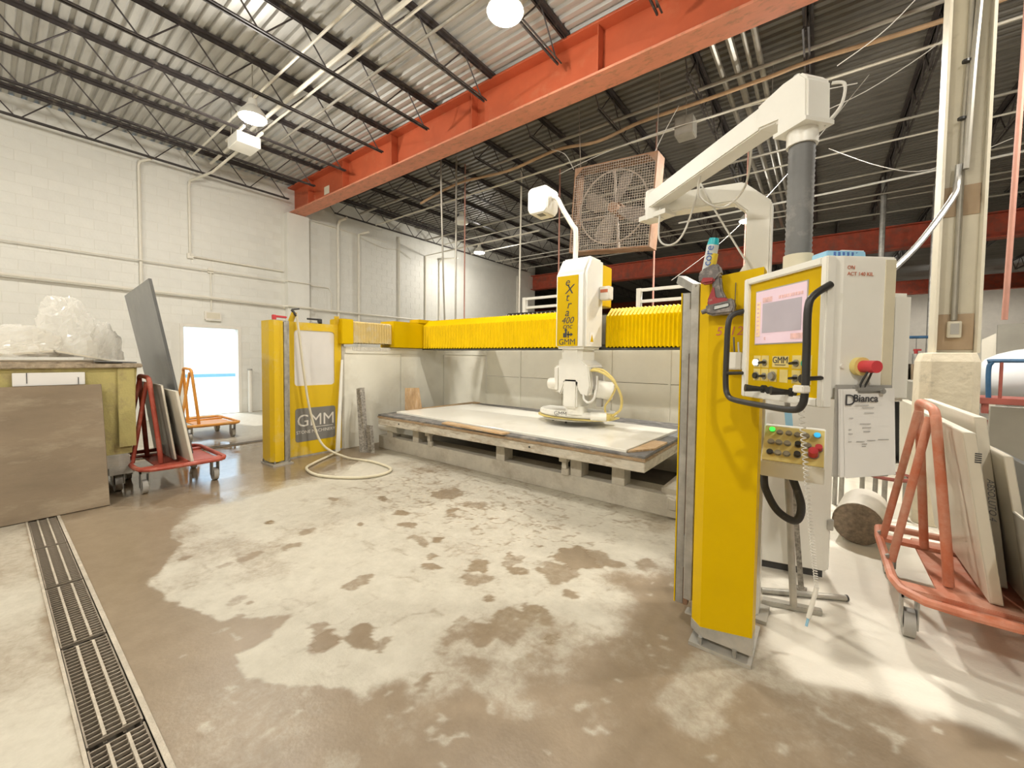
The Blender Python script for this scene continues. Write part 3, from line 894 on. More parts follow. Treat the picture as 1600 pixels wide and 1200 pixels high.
build('cap', MB().cyl((WX + 0.12, 4.22, 1.1), (WX + 0.12, 4.22, 1.14), 0.055, 12), 'grey_plastic', gp, smooth=True)

# ---- services under the roof deck
CG = 'pipes under the roof deck'
for (y, z, r_, lab, x0, x1, m) in (
        (2.95, 5.98, 0.02, 'thin pale conduit under the near ceiling, closest to the camera of four', -11.4, 6, 'conduit_paint'),
        (3.30, 5.95, 0.032, 'thick pale conduit under the near ceiling beside the lamps', -11.4, 6, 'conduit_paint'),
        (3.50, 6.0, 0.02, 'thin pale conduit next to the thick one under the near ceiling', -9.2, 6, 'conduit_paint'),
        (3.85, 5.98, 0.022, 'pale conduit under the near ceiling closest to the orange beam', -9.4, 6, 'conduit_grey')):
    conduit('conduit', lab, [(x0, y, z), (x1, y, z)], r_, m, 'conduit', CG)
for (y, z, r_, lab, m) in (
        (7.2, 5.92, 0.030, 'pale pipe running just behind the orange beam under the deck', 'conduit_grey'),
        (7.75, 5.72, 0.018, 'white conduit second behind the orange beam under the joists', 'conduit_paint'),
        (8.1, 5.9, 0.022, 'grey conduit third behind the orange beam', 'conduit_grey'),
        (9.8, 5.72, 0.026, 'grey pipe over the fan under the joists', 'conduit_grey'),
        (10.6, 5.72, 0.018, 'white conduit a little beyond the fan', 'conduit_paint'),
        (12.2, 5.72, 0.026, 'grey pipe midway to the red beam', 'conduit_grey'),
        (13.8, 5.72, 0.022, 'grey conduit beyond the middle lamps', 'conduit_grey'),
        (14.3, 5.72, 0.022, 'thin grey pipe second last before the red beam', 'conduit_grey'),
        (15.6, 5.72, 0.028, 'grey pipe closest to the red beam', 'conduit_grey')):
    conduit('conduit', lab, [(-11.5, y, z), (12, y, z)], r_, m, 'conduit', CG)
for (x, r_, lab) in ((-1.36, 0.04, 'leftmost of the parallel pipes above the console arm'), (-1.15, 0.05, 'second of the parallel pipes above the console arm'), (-0.98, 0.03, 'third of the parallel pipes above the console arm'), (-0.85, 0.04, 'rightmost of the parallel pipes above the console arm')):
    conduit('pipe', lab, [(x, 5.7, 5.98), (x, 16.5, 5.98)], r_, 'conduit_grey', 'pipe', 'parallel pipes above the console arm')
conduit('air_hose', 'long tan air hose looped along the joists over the fan', smoothline([(-8.4, 7.0, 5.5), (-7.1, 7.05, 5.7), (-5.6, 7.1, 5.62), (-4.36, 7.1, 5.70), (-3.5, 7.15, 5.62), (-2.67, 7.15, 5.70), (-1.62, 7.13, 5.68), (-0.75, 7.15, 5.70), (-0.2, 7.1, 5.69), (1.2, 7.1, 5.62), (2.6, 7.1, 5.7)]), 0.03, 'hose_orange', 'hose', None)
hb = thing('electrical_box', 'pale metal transformer box hung beside the lamp near the block wall', 'box', (-9.0, 3.15, 5.5))
build('body', MB().box(-9.25, -8.75, 2.95, 3.35, 5.50, 5.70), 'white_machine', hb, bevel=0.01)
build('strut', MB().box(-9.45, -8.55, 2.98, 3.02, 5.70, 5.74).box(-9.45, -8.55, 3.28, 3.32, 5.70, 5.74), 'conduit_paint', hb)
build('hanger', MB().cyl((-9.2, 3.0, 5.74), (-9.2, 3.0, 6.25), 0.008, 6).cyl((-8.8, 3.3, 5.74), (-8.8, 3.3, 6.25), 0.008, 6), 'conduit_grey', hb)
hb = thing('electrical_box', 'grey electrical box under the joist beside the parallel pipes', 'box', (-2.1, 7.6, 5.75))
build('body', MB().box(-2.15, -1.85, 7.4, 7.7, 5.40, 5.70), 'conduit_grey', hb, bevel=0.01)
build('hanger', MB().cyl((-2.0, 7.55, 5.7), (-2.0, 7.55, 6.25), 0.01, 6), 'conduit_grey', hb)
for pts, r_, m, lab in (
        ([(-6.98, 6.4, 6.26), (-6.98, 6.4, 5.5), (-7.2, 6.7, 3.0), (-7.25, 6.8, 2.1)], 0.02, 'conduit_grey', 'slanting grey cable drop from the ceiling behind the left end of the bridge'),
        ([(-7.0, 6.9, 6.26), (-7.0, 6.9, 2.0)], 0.022, 'conduit_grey', 'vertical grey conduit drop nearest the slanting cable'),
        ([(-7.1, 7.3, 6.26), (-7.1, 7.3, 2.0)], 0.016, 'rope_pink', 'thin reddish vertical drop beside the grey conduit drop'),
        ([(-6.09, 8.28, 6.26), (-6.15, 8.3, 2.0)], 0.022, 'conduit_paint', 'white vertical conduit drop left of the saw head lamp'),
        ([(-5.35, 8.9, 6.26), (-5.35, 8.9, 2.0)], 0.02, 'rope_pink', 'red vertical cord just left of the saw head'),
        ([(-2.75, 8.3, 6.26), (-2.75, 8.3, 2.3)], 0.02, 'rope_pink', 'reddish vertical pipe between the saw head and the console arm'),
        ([(-1.25, 9.2, 6.26), (-1.27, 9.2, 3.2)], 0.012, 'rope_pink', 'thin reddish cord hanging behind the bent console arm')):
    conduit('cable_drop', lab, smoothline(pts, 4), r_, m, 'cable', 'cables hanging from the roof')
for pts, lab in (
        ([(-2.35, 7.0, 5.02), (-2.2, 7.0, 5.3), (-2.0, 7.1, 5.72)], 'stay wire from the right corner of the fan to the joist'),
        ([(-3.9, 7.0, 5.15), (-4.1, 7.0, 5.5), (-4.45, 7.05, 5.72)], 'stay wire from the left corner of the fan to the joist'),
        ([(-4.3, 7.1, 5.2), (-3.4, 7.05, 5.3), (-2.3, 7.3, 5.5), (-0.9, 7.6, 5.6), (0.3, 7.7, 5.5)], 'pale wire running along above the fan'),
        ([(0.05, 6.2, 5.0), (0.5, 6.3, 5.3), (1.0, 6.5, 5.9)], 'thin diagonal wire in the upper right between joist and console arm'),
        ([(-0.05, 7.0, 4.9), (0.5, 7.3, 5.2), (1.2, 7.5, 5.7), (1.25, 7.5, 6.26)], 'second thin wire rising right from behind the console arm'),
        ([(0.0, 9.0, 5.2), (0.7, 9.0, 4.7), (1.3, 9.3, 4.6), (2.2, 9.5, 4.9)], 'slack thin wire behind the white column'),
        ([(-2.6, 9.0, 3.2), (-1.6, 9.0, 3.9), (-0.6, 9.0, 4.9), (0.5, 9.0, 6.26)], 'long diagonal wire behind the console arm')):
    conduit('hanging_wire', lab, smoothline(pts, 5), 0.006, 'wire_white', 'wire', 'wires under the roof')
conduit('conduit', 'bright white conduit slanting behind the white building column', [(-3, 10.9, 5.0), (0.2, 10.9, 5.05), (4.4, 10.9, 5.2)], 0.022, 'wire_white', 'conduit', CG)

# ================================================================== the bridge saw
# ---- enclosure: sheet walls on three sides with the side rails on top
en = thing('saw_enclosure', 'pale sheet metal splash walls around the saw table with rails on top', 'enclosure', (-3.5, 7.0, 0))
for k, (y0, y1) in enumerate(((3.52, 4.62), (4.63, 5.68), (5.69, 7.0))):
    build('side_panel', MB().box(-6.2, -6.1, y0, y1, 0.0, 1.66), 'enclosure_sheet', en, bevel=0.004, seg=1)
xs_ = [-6.1, -5.12, -4.1, -3.05, -2.0, -0.75]
for a, c in zip(xs_[:-1], xs_[1:]):
    build('rear_panel', MB().box(a + 0.004, c - 0.004, 7.0, 7.06, 0.0, 1.08), 'enclosure_sheet', en, bevel=0.003, seg=1)
    build('rear_panel', MB().box(a + 0.004, c - 0.004, 7.0, 7.06, 1.088, 1.68), 'enclosure_sheet', en, bevel=0.003, seg=1)
    build('panel_rib', MB().box(c - 0.03, c + 0.01, 6.985, 7.0, 0, 1.68), 'enclosure_sheet', en)
build('side_panel', MB().box(-0.78, -0.7, 3.52, 7.0, 0, 1.66), 'enclosure_sheet', en)
build('rail_girder', MB().box(-6.38, -6.08, 3.53, 7.0, 1.55, 1.66), 'enclosure_sheet', en, bevel=0.006)
build('rail_girder', MB().box(-0.8, -0.5, 3.53, 7.0, 1.50, 1.63), 'enclosure_sheet', en, bevel=0.006)
build('end_post', MB().box(-6.38, -6.1, 3.475, 3.52, 0.0, 1.7), 'concrete_base', en, bevel=0.006)
build('rail_end_box', MB().box(-6.36, -6.0, 3.42, 3.63, 1.70, 2.10), 'yellow_paint', en, bevel=0.01)


def pleats(x_or_y, a, c, pitch, prof, amp, axis):
    """accordion bellows: rings of the profile, alternately proud and recessed"""
    n = max(2, int(round((c - a) / (pitch / 2))))
    cy = sum(p[0] for p in prof) / len(prof)
    cz = sum(p[1] for p in prof) / len(prof)
    rings = []
    for k in range(n + 1):
        t = a + (c - a) * k / n
        sh = 0 if k % 2 else 1
        ring = []
        for (p, z) in prof:
            dp, dz = p - cy, z - cz
            l = math.hypot(dp, dz)
            q, w = p - dp / l * amp * sh, z - dz / l * amp * sh
            ring.append(Vector((t, q, w)) if axis == 'x' else Vector((q, t, w)))
        rings.append(ring)
    return MB().loft(rings)


side_prof = [(-6.33, 1.72), (-6.33, 2.06), (-6.26, 2.08), (-6.08, 2.08), (-6.02, 2.06), (-6.02, 1.72)]
build('rail_bellows', pleats(0, 3.63, 4.38, 0.05, side_prof, 0.014, 'y'), 'beige_pleat', en)
build('rail_bellows', pleats(0, 5.62, 6.95, 0.07, side_prof, 0.014, 'y'), 'beige_pleat', en)
build('white_flap', MB().add([(-6.04, 3.44, 1.45), (-6.04, 3.47, 1.45), (-5.95, 3.36, 0.02), (-5.95, 3.29, 0.02), (-6.06, 3.44, 1.45), (-6.06, 3.47, 1.45), (-5.97, 3.36, 0.02), (-5.97, 3.29, 0.02)],
      [(0, 1, 2, 3), (4, 5, 6, 7), (0, 1, 5, 4), (1, 2, 6, 5), (2, 3, 7, 6), (3, 0, 4, 7)]), 'white_machine', en)
lip = MB()
for k in range(26):
    lip.box(-6.09, -6.07, 3.66 + k * 0.028, 3.678 + k * 0.028, 1.60, 1.66)
build('slotted_lip', lip, 'wall_paint', en)

# ---- bridge
br = thing('saw_bridge', 'long yellow pleated bridge spanning the saw table', 'bridge', (-3.4, 5.3, 1.65))
bprof = [(5.0, 1.655), (5.0, 2.08), (5.14, 2.19), (5.58, 2.19), (5.58, 1.655)]
build('beam_core', MB().box(-6.2, -0.5, 5.08, 5.5, 1.70, 2.10), 'steel_dusty', br)
build('bellows', pleats(0, -5.95, -2.74, 0.066, bprof, 0.03, 'x'), 'yellow_pleat', br)
build('bellows', pleats(0, -2.28, -0.80, 0.05, bprof, 0.028, 'x'), 'yellow_pleat', br)
build('underside_strip', MB().box(-5.95, -0.8, 5.0, 5.55, 1.635, 1.652), 'dark_rubber', br)
build('carriage_plate', MB().box(-6.36, -5.955, 4.37, 5.6, 1.665, 2.13), 'yellow_paint', br, bevel=0.008)
build('carriage_cap', MB().box(-6.2, -5.93, 4.9, 5.5, 2.13, 2.2), 'yellow_paint', br, bevel=0.008)
chain0 = None
cc = build('cable_chain', MB().box(-4.45, -2.75, 5.60, 5.68, 2.20, 2.215), 'black_plastic', br)
for k in range(20):
    x = -4.4 + k * 0.085
    hgt = min(1, (k + 1) / 4)
    if chain0 is None:
        chain0 = build('link', MB().box(x, x + 0.075, 5.6, 5.68, 2.21, 2.285), 'black_plastic', cc, bevel=0.008)
        pin0 = build('link_pin', MB().cyl((x + 0.037, 5.595, 2.25), (x + 0.037, 5.6, 2.25), 0.012, 8), 'wire_white', cc)
        cx0 = x
    else:
        dup(chain0, parent=cc, loc=(x - cx0, 0, 0))
        dup(pin0, parent=cc, loc=(x - cx0, 0, 0))

# ---- saw head hanging on the bridge
hd = thing('cutting_unit', 'white saw head with yellow label panel on the bridge, blade guard below', 'saw', (-2.5, 4.75, 0.7))
HP = [(4.47, 1.63), (4.47, 2.58), (4.62, 2.80), (4.98, 2.80), (4.98, 1.63)]
housing = build('housing', MB().prism(HP, lambda y, z: (-2.73, y, z), lambda y, z: (-2.30, y, z)), 'white_machine', hd, smooth=True, bevel=0.035, seg=3)
build('rear_cover', MB().box(-2.62, -2.33, 4.985, 5.30, 2.21, 2.76), 'yellow_paint', hd, bevel=0.01)
lb = build('label_panel', MB().box(-2.695, -2.40, 4.462, 4.47, 1.665, 2.545), 'yellow_paint', hd)
lx = -2.545
for i, ch_ in enumerate('eXtra'):
    text('letter', ch_, 0.145 if ch_ != 'X' else 0.165, 'ink', lb, (lx + (0.018 if i % 2 else -0.008), 4.461, 2.465 - 0.095 * i), (1, 0, 0), (0, 0, 1), shear=0.25)
text('lettering', '400', 0.115, 'ink', lb, (lx, 4.461, 1.985), (1, 0, 0), (0, 0, 1), shear=0.3)
text('lettering', 'cnc', 0.10, 'ink', lb, (lx, 4.461, 1.915), (1, 0, 0), (0, 0, 1), shear=0.3)
text('lettering', 'GMM', 0.105, 'ink', lb, (lx, 4.461, 1.715), (1, 0, 0), (0, 0, 1))
em = MB()
em.box(lx - 0.055, lx - 0.005, 4.459, 4.461, 1.775, 1.83).box(lx - 0.03, lx - 0.005, 4.459, 4.461, 1.83, 1.865)
em.add([(lx - 0.045, 4.46, 1.862), (lx + 0.01, 4.46, 1.862), (lx - 0.018, 4.46, 1.892)], [(0, 1, 2)])
em.box(lx, lx + 0.05, 4.459, 4.461, 1.80, 1.82).add([(lx + 0.05, 4.46, 1.785), (lx + 0.085, 4.46, 1.81), (lx + 0.05, 4.46, 1.835)], [(0, 1, 2)])
em.box(lx + 0.01, lx + 0.025, 4.459, 4.461, 1.77, 1.85)
build('emblem', em, 'ink', lb)
wl = build('warning_label', MB().box(-2.2995, -2.297, 4.60, 4.71, 1.70, 1.84), 'paper_white', hd)
build('warning_triangle', MB().add([(-2.2965, 4.61, 1.72), (-2.2965, 4.70, 1.72), (-2.2965, 4.655, 1.82)], [(0, 1, 2)]), 'yellow_paint', wl)
build('switch_box', MB().box(-2.30, -2.16, 4.84, 4.97, 2.27, 2.44), 'white_clean', hd, bevel=0.008)
build('switch_label', MB().box(-2.28, -2.18, 4.837, 4.84, 2.36, 2.40), 'ink_red', hd)
build('quill', MB().prism([(-2.68, 4.58), (-2.64, 4.54), (-2.44, 4.54), (-2.38, 4.58), (-2.38, 4.9), (-2.68, 4.9)], lambda x, y: (x, y, 1.47), lambda x, y: (x, y, 1.66)), 'white_machine', hd)
fork = [(-2.70, 1.50), (-2.40, 1.50), (-2.28, 1.42), (-2.24, 1.18), (-2.27, 1.05), (-2.37, 1.05), (-2.47, 1.20), (-2.60, 1.20), (-2.66, 1.05), (-2.70, 1.05)]
build('fork', MB().prism(fork, lambda x, z: (x, 4.52, z), lambda x, z: (x, 4.96, z)), 'white_machine', hd, smooth=True, bevel=0.015, seg=2)
build('spindle_motor', MB().box(-2.62, -2.42, 4.50, 4.86, 0.88, 1.24), 'white_machine', hd, smooth=True, bevel=0.02)
build('spindle_collar', MB().cyl((-2.52, 4.7, 0.79), (-2.52, 4.7, 0.9), 0.14, 20), 'white_machine', hd, smooth=True)
build('pivot_cover', MB().box(-2.80, -2.70, 4.56, 4.86, 1.07, 1.42), 'white_clean', hd, smooth=True, bevel=0.03, seg=3)
build('pivot_knob', MB().cyl((-2.91, 4.66, 1.17), (-2.78, 4.66, 1.17), 0.075, 18, r2=0.085), 'white_clean', hd, smooth=True)
build('side_motor', MB().cyl((-2.27, 4.72, 1.13), (-2.06, 4.8, 1.10), 0.115, 18), 'white_machine', hd, smooth=True)
build('bracket', MB().box(-2.30, -2.22, 4.6, 4.85, 1.12, 1.40).box(-2.26, -2.18, 4.72, 4.78, 0.9, 1.1), 'grey_plastic', hd, bevel=0.006)
# guard, lying flat
gz = 0.74
gp_ = []
for k in range(25):
    a = math.pi * k / 24
    gp_.append((-2.66 - 0.54 * math.cos(a), 4.92 - 0.34 * math.sin(a)))
gp_ += [(-2.12, 5.1), (-3.2, 5.1)]
guard = build('blade_guard', MB().prism(gp_, lambda x, y: (x, y, gz), lambda x, y: (x * 0.97 - 2.66 * 0.03, y * 0.97 + 4.92 * 0.03, gz + 0.075)), 'white_machine', hd, smooth=True, bevel=0.015, seg=2)
text('lettering', 'GMM', 0.085, 'logo_grey', guard, (-2.70, 4.586, gz + 0.04), (1, 0, 0), (0, 0, 1))
build('guard_skirt', MB().prism([(x * 1.04 + 2.66 * 0.04, y * 1.04 - 4.92 * 0.04) for (x, y) in gp_], lambda x, y: (x, y, gz - 0.025), lambda x, y: (x, y, gz - 0.008)), 'hose_yellow', hd)
build('guard_bracket', MB().cyl((-2.30, 4.66, gz + 0.04), (-2.12, 4.74, gz + 0.04), 0.055, 14), 'white_machine', hd, smooth=True)
build('yellow_block', MB().box(-2.20, -2.06, 4.70, 4.86, gz - 0.008, gz + 0.07), 'hose_yellow', hd, smooth=True, bevel=0.015)
build('blade', MB().cyl((-2.66, 4.92, gz - 0.035), (-2.66, 4.92, gz - 0.029), 0.44, 40), 'steel_dusty', hd)
for (x, y) in ((-2.85, 4.66), (-2.62, 4.60)):
    build('suction_foot', MB().cyl((x, y, gz - 0.075), (x, y, gz - 0.02), 0.016, 10, r2=0.01), 'black_plastic', hd, smooth=True)
build('water_hose', MB().tube(smoothline([(-2.3, 4.6, 1.36), (-2.15, 4.55, 1.36), (-1.98, 4.55, 1.27), (-1.88, 4.6, 1.08), (-1.92, 4.7, 0.9), (-2.05, 4.78, 0.80)]), 0.016, 8), 'hose_yellow', hd, smooth=True)
build('water_hose', MB().tube(smoothline([(-2.3, 4.62, 1.38), (-2.1, 4.58, 1.37), (-1.94, 4.58, 1.22), (-2.02, 4.66, 1.05), (-2.13, 4.72, 0.92), (-2.14, 4.76, 0.82)]), 0.013, 8), 'hose_yellow', hd, smooth=True)
build('drain_tube', MB().tube(smoothline([(-2.33, 4.52, 1.06), (-2.31, 4.5, 1.0), (-2.25, 4.5, 0.97), (-2.19, 4.52, 1.02), (-2.17, 4.56, 1.15), (-2.17, 4.56, 1.3)]), 0.014, 8), 'wire_white', hd, smooth=True)
build('lamp_pole', MB().tube(smoothline([(-2.63, 4.8, 2.78), (-2.63, 4.8, 3.18), (-2.68, 4.8, 3.28), (-2.83, 4.8, 3.52), (-2.92, 4.8, 3.68), (-3.0, 4.8, 3.72)], 5), 0.033, 10), 'white_clean', hd, smooth=True)
lh = build('lamp_head', MB().prism([(-3.32, 3.56), (-3.27, 3.50), (-3.04, 3.50), (-2.99, 3.56), (-2.99, 3.82), (-3.03, 3.86), (-3.28, 3.86), (-3.32, 3.82)], lambda x, z: (x, 4.66, z), lambda x, z: (x, 4.94, z)), 'white_clean', hd, smooth=True, bevel=0.012)
build('camera_window', MB().box(-3.19, -3.10, 4.70, 4.80, 3.495, 3.5), 'logo_grey', lh)

# ---- saw table
tb = thing('saw_table', 'heavy concrete edged saw table with dark rubber top on a plinth with posts', 'table', (-3.4, 4.85, 0))
build('plinth', MB().box(-5.78, -0.95, 3.94, 4.25, 0, 0.21).box(-5.78, -0.95, 5.4, 5.75, 0, 0.21), 'concrete_base', tb, bevel=0.006, seg=1)
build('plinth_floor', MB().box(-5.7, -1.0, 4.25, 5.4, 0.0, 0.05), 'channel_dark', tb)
p0 = None
for x in (-5.5, -4.86, -3.2, -2.12, -1.63):
    if p0 is None:
        p0 = build('post', MB().box(x - 0.07, x + 0.07, 3.955, 4.13, 0.2, 0.45), 'concrete_base', tb, bevel=0.005, seg=1); px0 = x
    else:
        dup(p0, parent=tb, loc=(x - px0, 0, 0))
for x in (-4.5, -2.24):
    build('clamp', MB().box(x - 0.05, x + 0.05, 3.87, 3.95, 0.36, 0.43).box(x - 0.03, x + 0.03, 3.9, 3.95, 0.28, 0.36).box(x - 0.045, x + 0.045, 3.92, 3.96, 0.2, 0.28), 'concrete_base', tb, bevel=0.005, seg=1)
TX0, TX1, TY0, TY1 = -5.50, -1.28, 3.74, 5.95
build('bed_slab', MB().box(TX0, TX1, TY0, TY1, 0.44, 0.545), 'table_edge', tb, bevel=0.008, seg=1)
build('plywood_layer', MB().box(TX0 - 0.005, TX1 + 0.005, TY0 - 0.008, TY1, 0.545, 0.575), 'plywood_edge', tb)
build('rubber_top', MB().box(TX0, TX1, TY0, TY1, 0.575, 0.602), 'table_mat', tb, bevel=0.004, seg=1)
for x in (-4.98, -2.6):
    build('bolt_hole', MB().cyl((x, TY0 - 0.004, 0.5), (x, TY0, 0.5), 0.012, 10), 'black_plastic', tb)
build('waste_trough', MB().box(-1.2, -0.8, 4.0, 5.6, 0.2, 0.26), 'concrete_base', tb)
bp3 = build('rail_bracket', MB().box(-1.12, -0.98, 3.9, 3.94, 0.02, 0.2).box(-1.09, -1.03, 3.88, 3.9, 0.1, 0.2), 'concrete_base', tb, bevel=0.004, seg=1)
build('filter_tank', MB().cyl((-5.78, 4.02, 0.36), (-5.3, 4.02, 0.36), 0.09, 18), 'white_machine', tb, smooth=True)

sb = thing('stone_slab', 'large white stone slab lying on the saw table under the saw head', 'slab', (-3.4, 4.6, 0.602))
sc4 = [(-5.36, 3.98), (-1.47, 3.76), (-1.40, 5.25), (-5.2, 5.58)]
build('slab', MB().prism(sc4, lambda x, y: (x, y, 0.602), lambda x, y: (x, y, 0.632)), 'white_slab', sb, bevel=0.003, seg=1)
for nm, pts, z0, z1, mat, lab in (
        ('offcut', [(-4.05, 3.74), (-2.95, 3.68), (-2.92, 3.79), (-4.06, 3.87)], 0.603, 0.622, 'wood_offcut', 'thin brown plywood strip lying along the front edge of the saw table'),
        ('offcut', [(-1.46, 3.77), (-1.29, 4.05), (-1.285, 4.45), (-1.43, 4.45)], 0.603, 0.622, 'wood_offcut', 'triangular brown offcut at the right end of the saw table'),
        ('offcut', [(-5.46, 4.15), (-5.1, 4.15), (-4.95, 5.9), (-5.3, 5.9)], 0.634, 0.65, 'wood_offcut', 'pale brown offcut board at the left end of the saw table')):
    if nm == 'offcut' and z0 > 0.63:
        pts = [(-5.47, 4.25), (-5.375, 4.25), (-5.29, 5.9), (-5.46, 5.9)]; z0, z1 = 0.603, 0.625
    tag(build(nm, MB().prism(pts, lambda x, y, z=z0: (x, y, z), lambda x, y, z=z1: (x, y, z)), mat), lab, 'offcut')
tag(build('stone_piece', MB().add([(-5.98, 4.30, 0.625), (-5.80, 4.52, 0.625), (-5.98, 4.30, 1.0), (-5.86, 4.50, 1.0), (-6.0, 4.32, 0.625), (-5.82, 4.54, 0.625), (-6.0, 4.32, 1.0), (-5.88, 4.52, 1.0)], [(0, 1, 3, 2), (4, 5, 7, 6), (0, 1, 5, 4), (2, 3, 7, 6), (0, 2, 6, 4), (1, 3, 7, 5)]), 'wood_offcut'), 'rough brown stone piece standing upright at the left end of the saw table', 'stone')
bpy.data.objects['stone_piece'].location.x += 0.42
bpy.data.objects['stone_piece'].location.z -= 0.023
gr1 = thing('granite_strip', 'tall dark speckled granite strip leaning at the left end of the saw table', 'stone', (-5.68, 3.72, 0))
build('strip', MB().add([(-5.72, 3.62, 0), (-5.60, 3.70, 0), (-5.62, 3.66, 0.0), (-5.70, 3.60, 0.0), (-5.93, 3.74, 0.98), (-5.86, 3.79, 1.0), (-5.88, 3.72, 1.0), (-5.95, 3.70, 0.98)], [(0, 1, 2, 3), (4, 5, 6, 7), (0, 1, 5, 4), (1, 2, 6, 5), (2, 3, 7, 6), (3, 0, 4, 7)]), 'granite_dark', gr1)
gr2 = thing('granite_strip', 'short dark speckled granite strip beside the taller one at the saw table', 'stone', (-5.5, 3.8, 0))
build('strip', MB().add([(-5.56, 3.70, 0), (-5.47, 3.72, 0), (-5.49, 3.68, 0.0), (-5.57, 3.67, 0.0), (-5.66, 3.73, 0.42), (-5.56, 3.745, 0.42), (-5.58, 3.70, 0.42), (-5.66, 3.69, 0.42)], [(0, 1, 2, 3), (4, 5, 6, 7), (0, 1, 5, 4), (1, 2, 6, 5), (2, 3, 7, 6), (3, 0, 4, 7)]), 'granite_dark', gr2)
for ob_ in (gr1, gr2):
    ob_.location.y -= 0.06

# ---- left safety gate and its columns
ga = thing('safety_gate', 'yellow safety gate with clear window and dark logo plate left of the saw', 'gate', (-6.1, 3.05, 0))
GX = -6.1
g_ = MB()
g_.box(GX - 0.03, GX, 2.64, 2.745, 0.02, 2.0).box(GX - 0.03, GX, 3.36, 3.47, 0.02, 2.0).box(GX - 0.03, GX, 2.745, 3.36, 0.02, 1.06).box(GX - 0.03, GX, 2.745, 3.36, 1.885, 2.0)
for (y, z, sy, sz) in ((2.745, 1.06, 1, 1), (3.36, 1.06, -1, 1), (2.745, 1.885, 1, -1), (3.36, 1.885, -1, -1)):
    pr = [(y, z)] + [(y + sy * (0.05 - 0.05 * math.sin(t * math.pi / 10)), z + sz * (0.05 - 0.05 * math.cos(t * math.pi / 10))) for t in range(6)]
    g_.prism(pr, lambda a, c: (GX - 0.03, a, c), lambda a, c: (GX, a, c))
build('panel', g_, 'yellow_dusty', ga)
build('pane', MB().box(GX - 0.02, GX - 0.014, 2.745, 3.36, 1.06, 1.885), 'acrylic', ga)
lp = []
for (cy_, cz_, a0) in ((3.325, 0.685, 0), (2.79, 0.685, 90), (2.79, 0.265, 180), (3.325, 0.265, 270)):
    for t in range(5):
        a = R(a0 + 22.5 * t)
        lp.append((cy_ + 0.04 * math.cos(a), cz_ + 0.04 * math.sin(a)))
lg = build('logo_plate', MB().prism(lp, lambda a, c: (GX, a, c), lambda a, c: (GX + 0.004, a, c)), 'logo_grey', ga)
text('lettering', 'GMM', 0.255, 'logo_white', lg, (GX + 0.005, 3.06, 0.53), (0, 1, 0), (0, 0, 1))
build('underline', MB().box(GX + 0.004, GX + 0.006, 3.0, 3.32, 0.422, 0.43), 'logo_white', lg)
text('lettering', 'STONE MACHINERY', 0.066, 'logo_white', lg, (GX + 0.005, 3.06, 0.365), (0, 1, 0), (0, 0, 1))
for (y, s) in ((2.66, 1), (3.36, -1)):
    build('ear', MB().add([(GX, y, 2.0), (GX, y + 0.08, 2.0), (GX + 0.05, y + 0.08 + 0.03 * s, 2.13), (GX + 0.05, y + 0.03 * s, 2.13), (GX - 0.006, y, 2.0), (GX - 0.006, y + 0.08, 2.0), (GX + 0.044, y + 0.08 + 0.03 * s, 2.13), (GX + 0.044, y + 0.03 * s, 2.13)],
          [(0, 1, 2, 3), (4, 5, 6, 7), (0, 1, 5, 4), (1, 2, 6, 5), (2, 3, 7, 6), (3, 0, 4, 7)]), 'yellow_dusty', ga)
build('gate_foot', MB().box(GX - 0.03, GX, 2.64, 3.47, 0.0, 0.022), 'steel_dusty', ga)

sc_ = thing('barrier_column', 'yellow barrier column at the left safety gate with steel posts', 'column', (-6.05, 2.45, 0))
colp = [(-6.2, 2.35), (-5.96, 2.35), (-5.9, 2.39), (-5.9, 2.46), (-5.93, 2.46), (-5.93, 2.52), (-6.2, 2.52)]
build('column', MB().prism(colp, lambda x, y: (x, y, 0.04), lambda x, y: (x, y, 1.99)), 'yellow_dusty', sc_)
build('steel_post', MB().box(-6.02, -5.94, 2.535, 2.58, 0.02, 1.98), 'galvanised', sc_, bevel=0.004, seg=1)
build('steel_post', MB().box(-6.05, -6.0, 2.59, 2.635, 0.02, 2.0), 'galvanised', sc_, bevel=0.004, seg=1)
build('base_plate', MB().box(-6.22, -5.82, 2.33, 2.60, 0, 0.02), 'steel_dusty', sc_)
b0 = None
for (x, y) in ((-5.86, 2.37), (-5.86, 2.56), (-6.17, 2.345)):
    if b0 is None:
        b0 = build('bolt', MB().cyl((x, y, 0.02), (x, y, 0.06), 0.013, 6), 'galvanised', sc_); bx, by = x, y
    else:
        dup(b0, parent=sc_, loc=(x - bx, y - by, 0))
tg = thing('toggle_clamp', 'red handled toggle clamp on top of the left barrier column', 'clamp', (-6.0, 2.45, 1.99))
build('plate', MB().box(-6.05, -5.95, 2.40, 2.56, 1.99, 2.0), 'galvanised', tg)
build('lever', MB().bar((-6.0, 2.43, 2.05), (-6.0, 2.60, 2.045), 0.03, 0.03).box(-6.02, -5.98, 2.41, 2.46, 2.0, 2.07), 'button_red', tg, bevel=0.006)
tg = thing('latch_handle', 'dark latch handle on the top edge of the yellow gate', 'latch', (-6.1, 3.05, 2.0))
build('bar', MB().cyl((-6.11, 2.94, 2.06), (-6.11, 3.15, 2.06), 0.014, 8).box(-6.125, -6.095, 3.10, 3.16, 2.0, 2.07), 'black_plastic', tg)
build('foot', MB().box(-6.125, -6.095, 2.98, 3.16, 2.0, 2.012), 'galvanised', tg)
ho = thing('water_hose', 'cream water hose hung over the yellow gate and looped on the floor', 'hose', (-5.6, 2.9, 0))
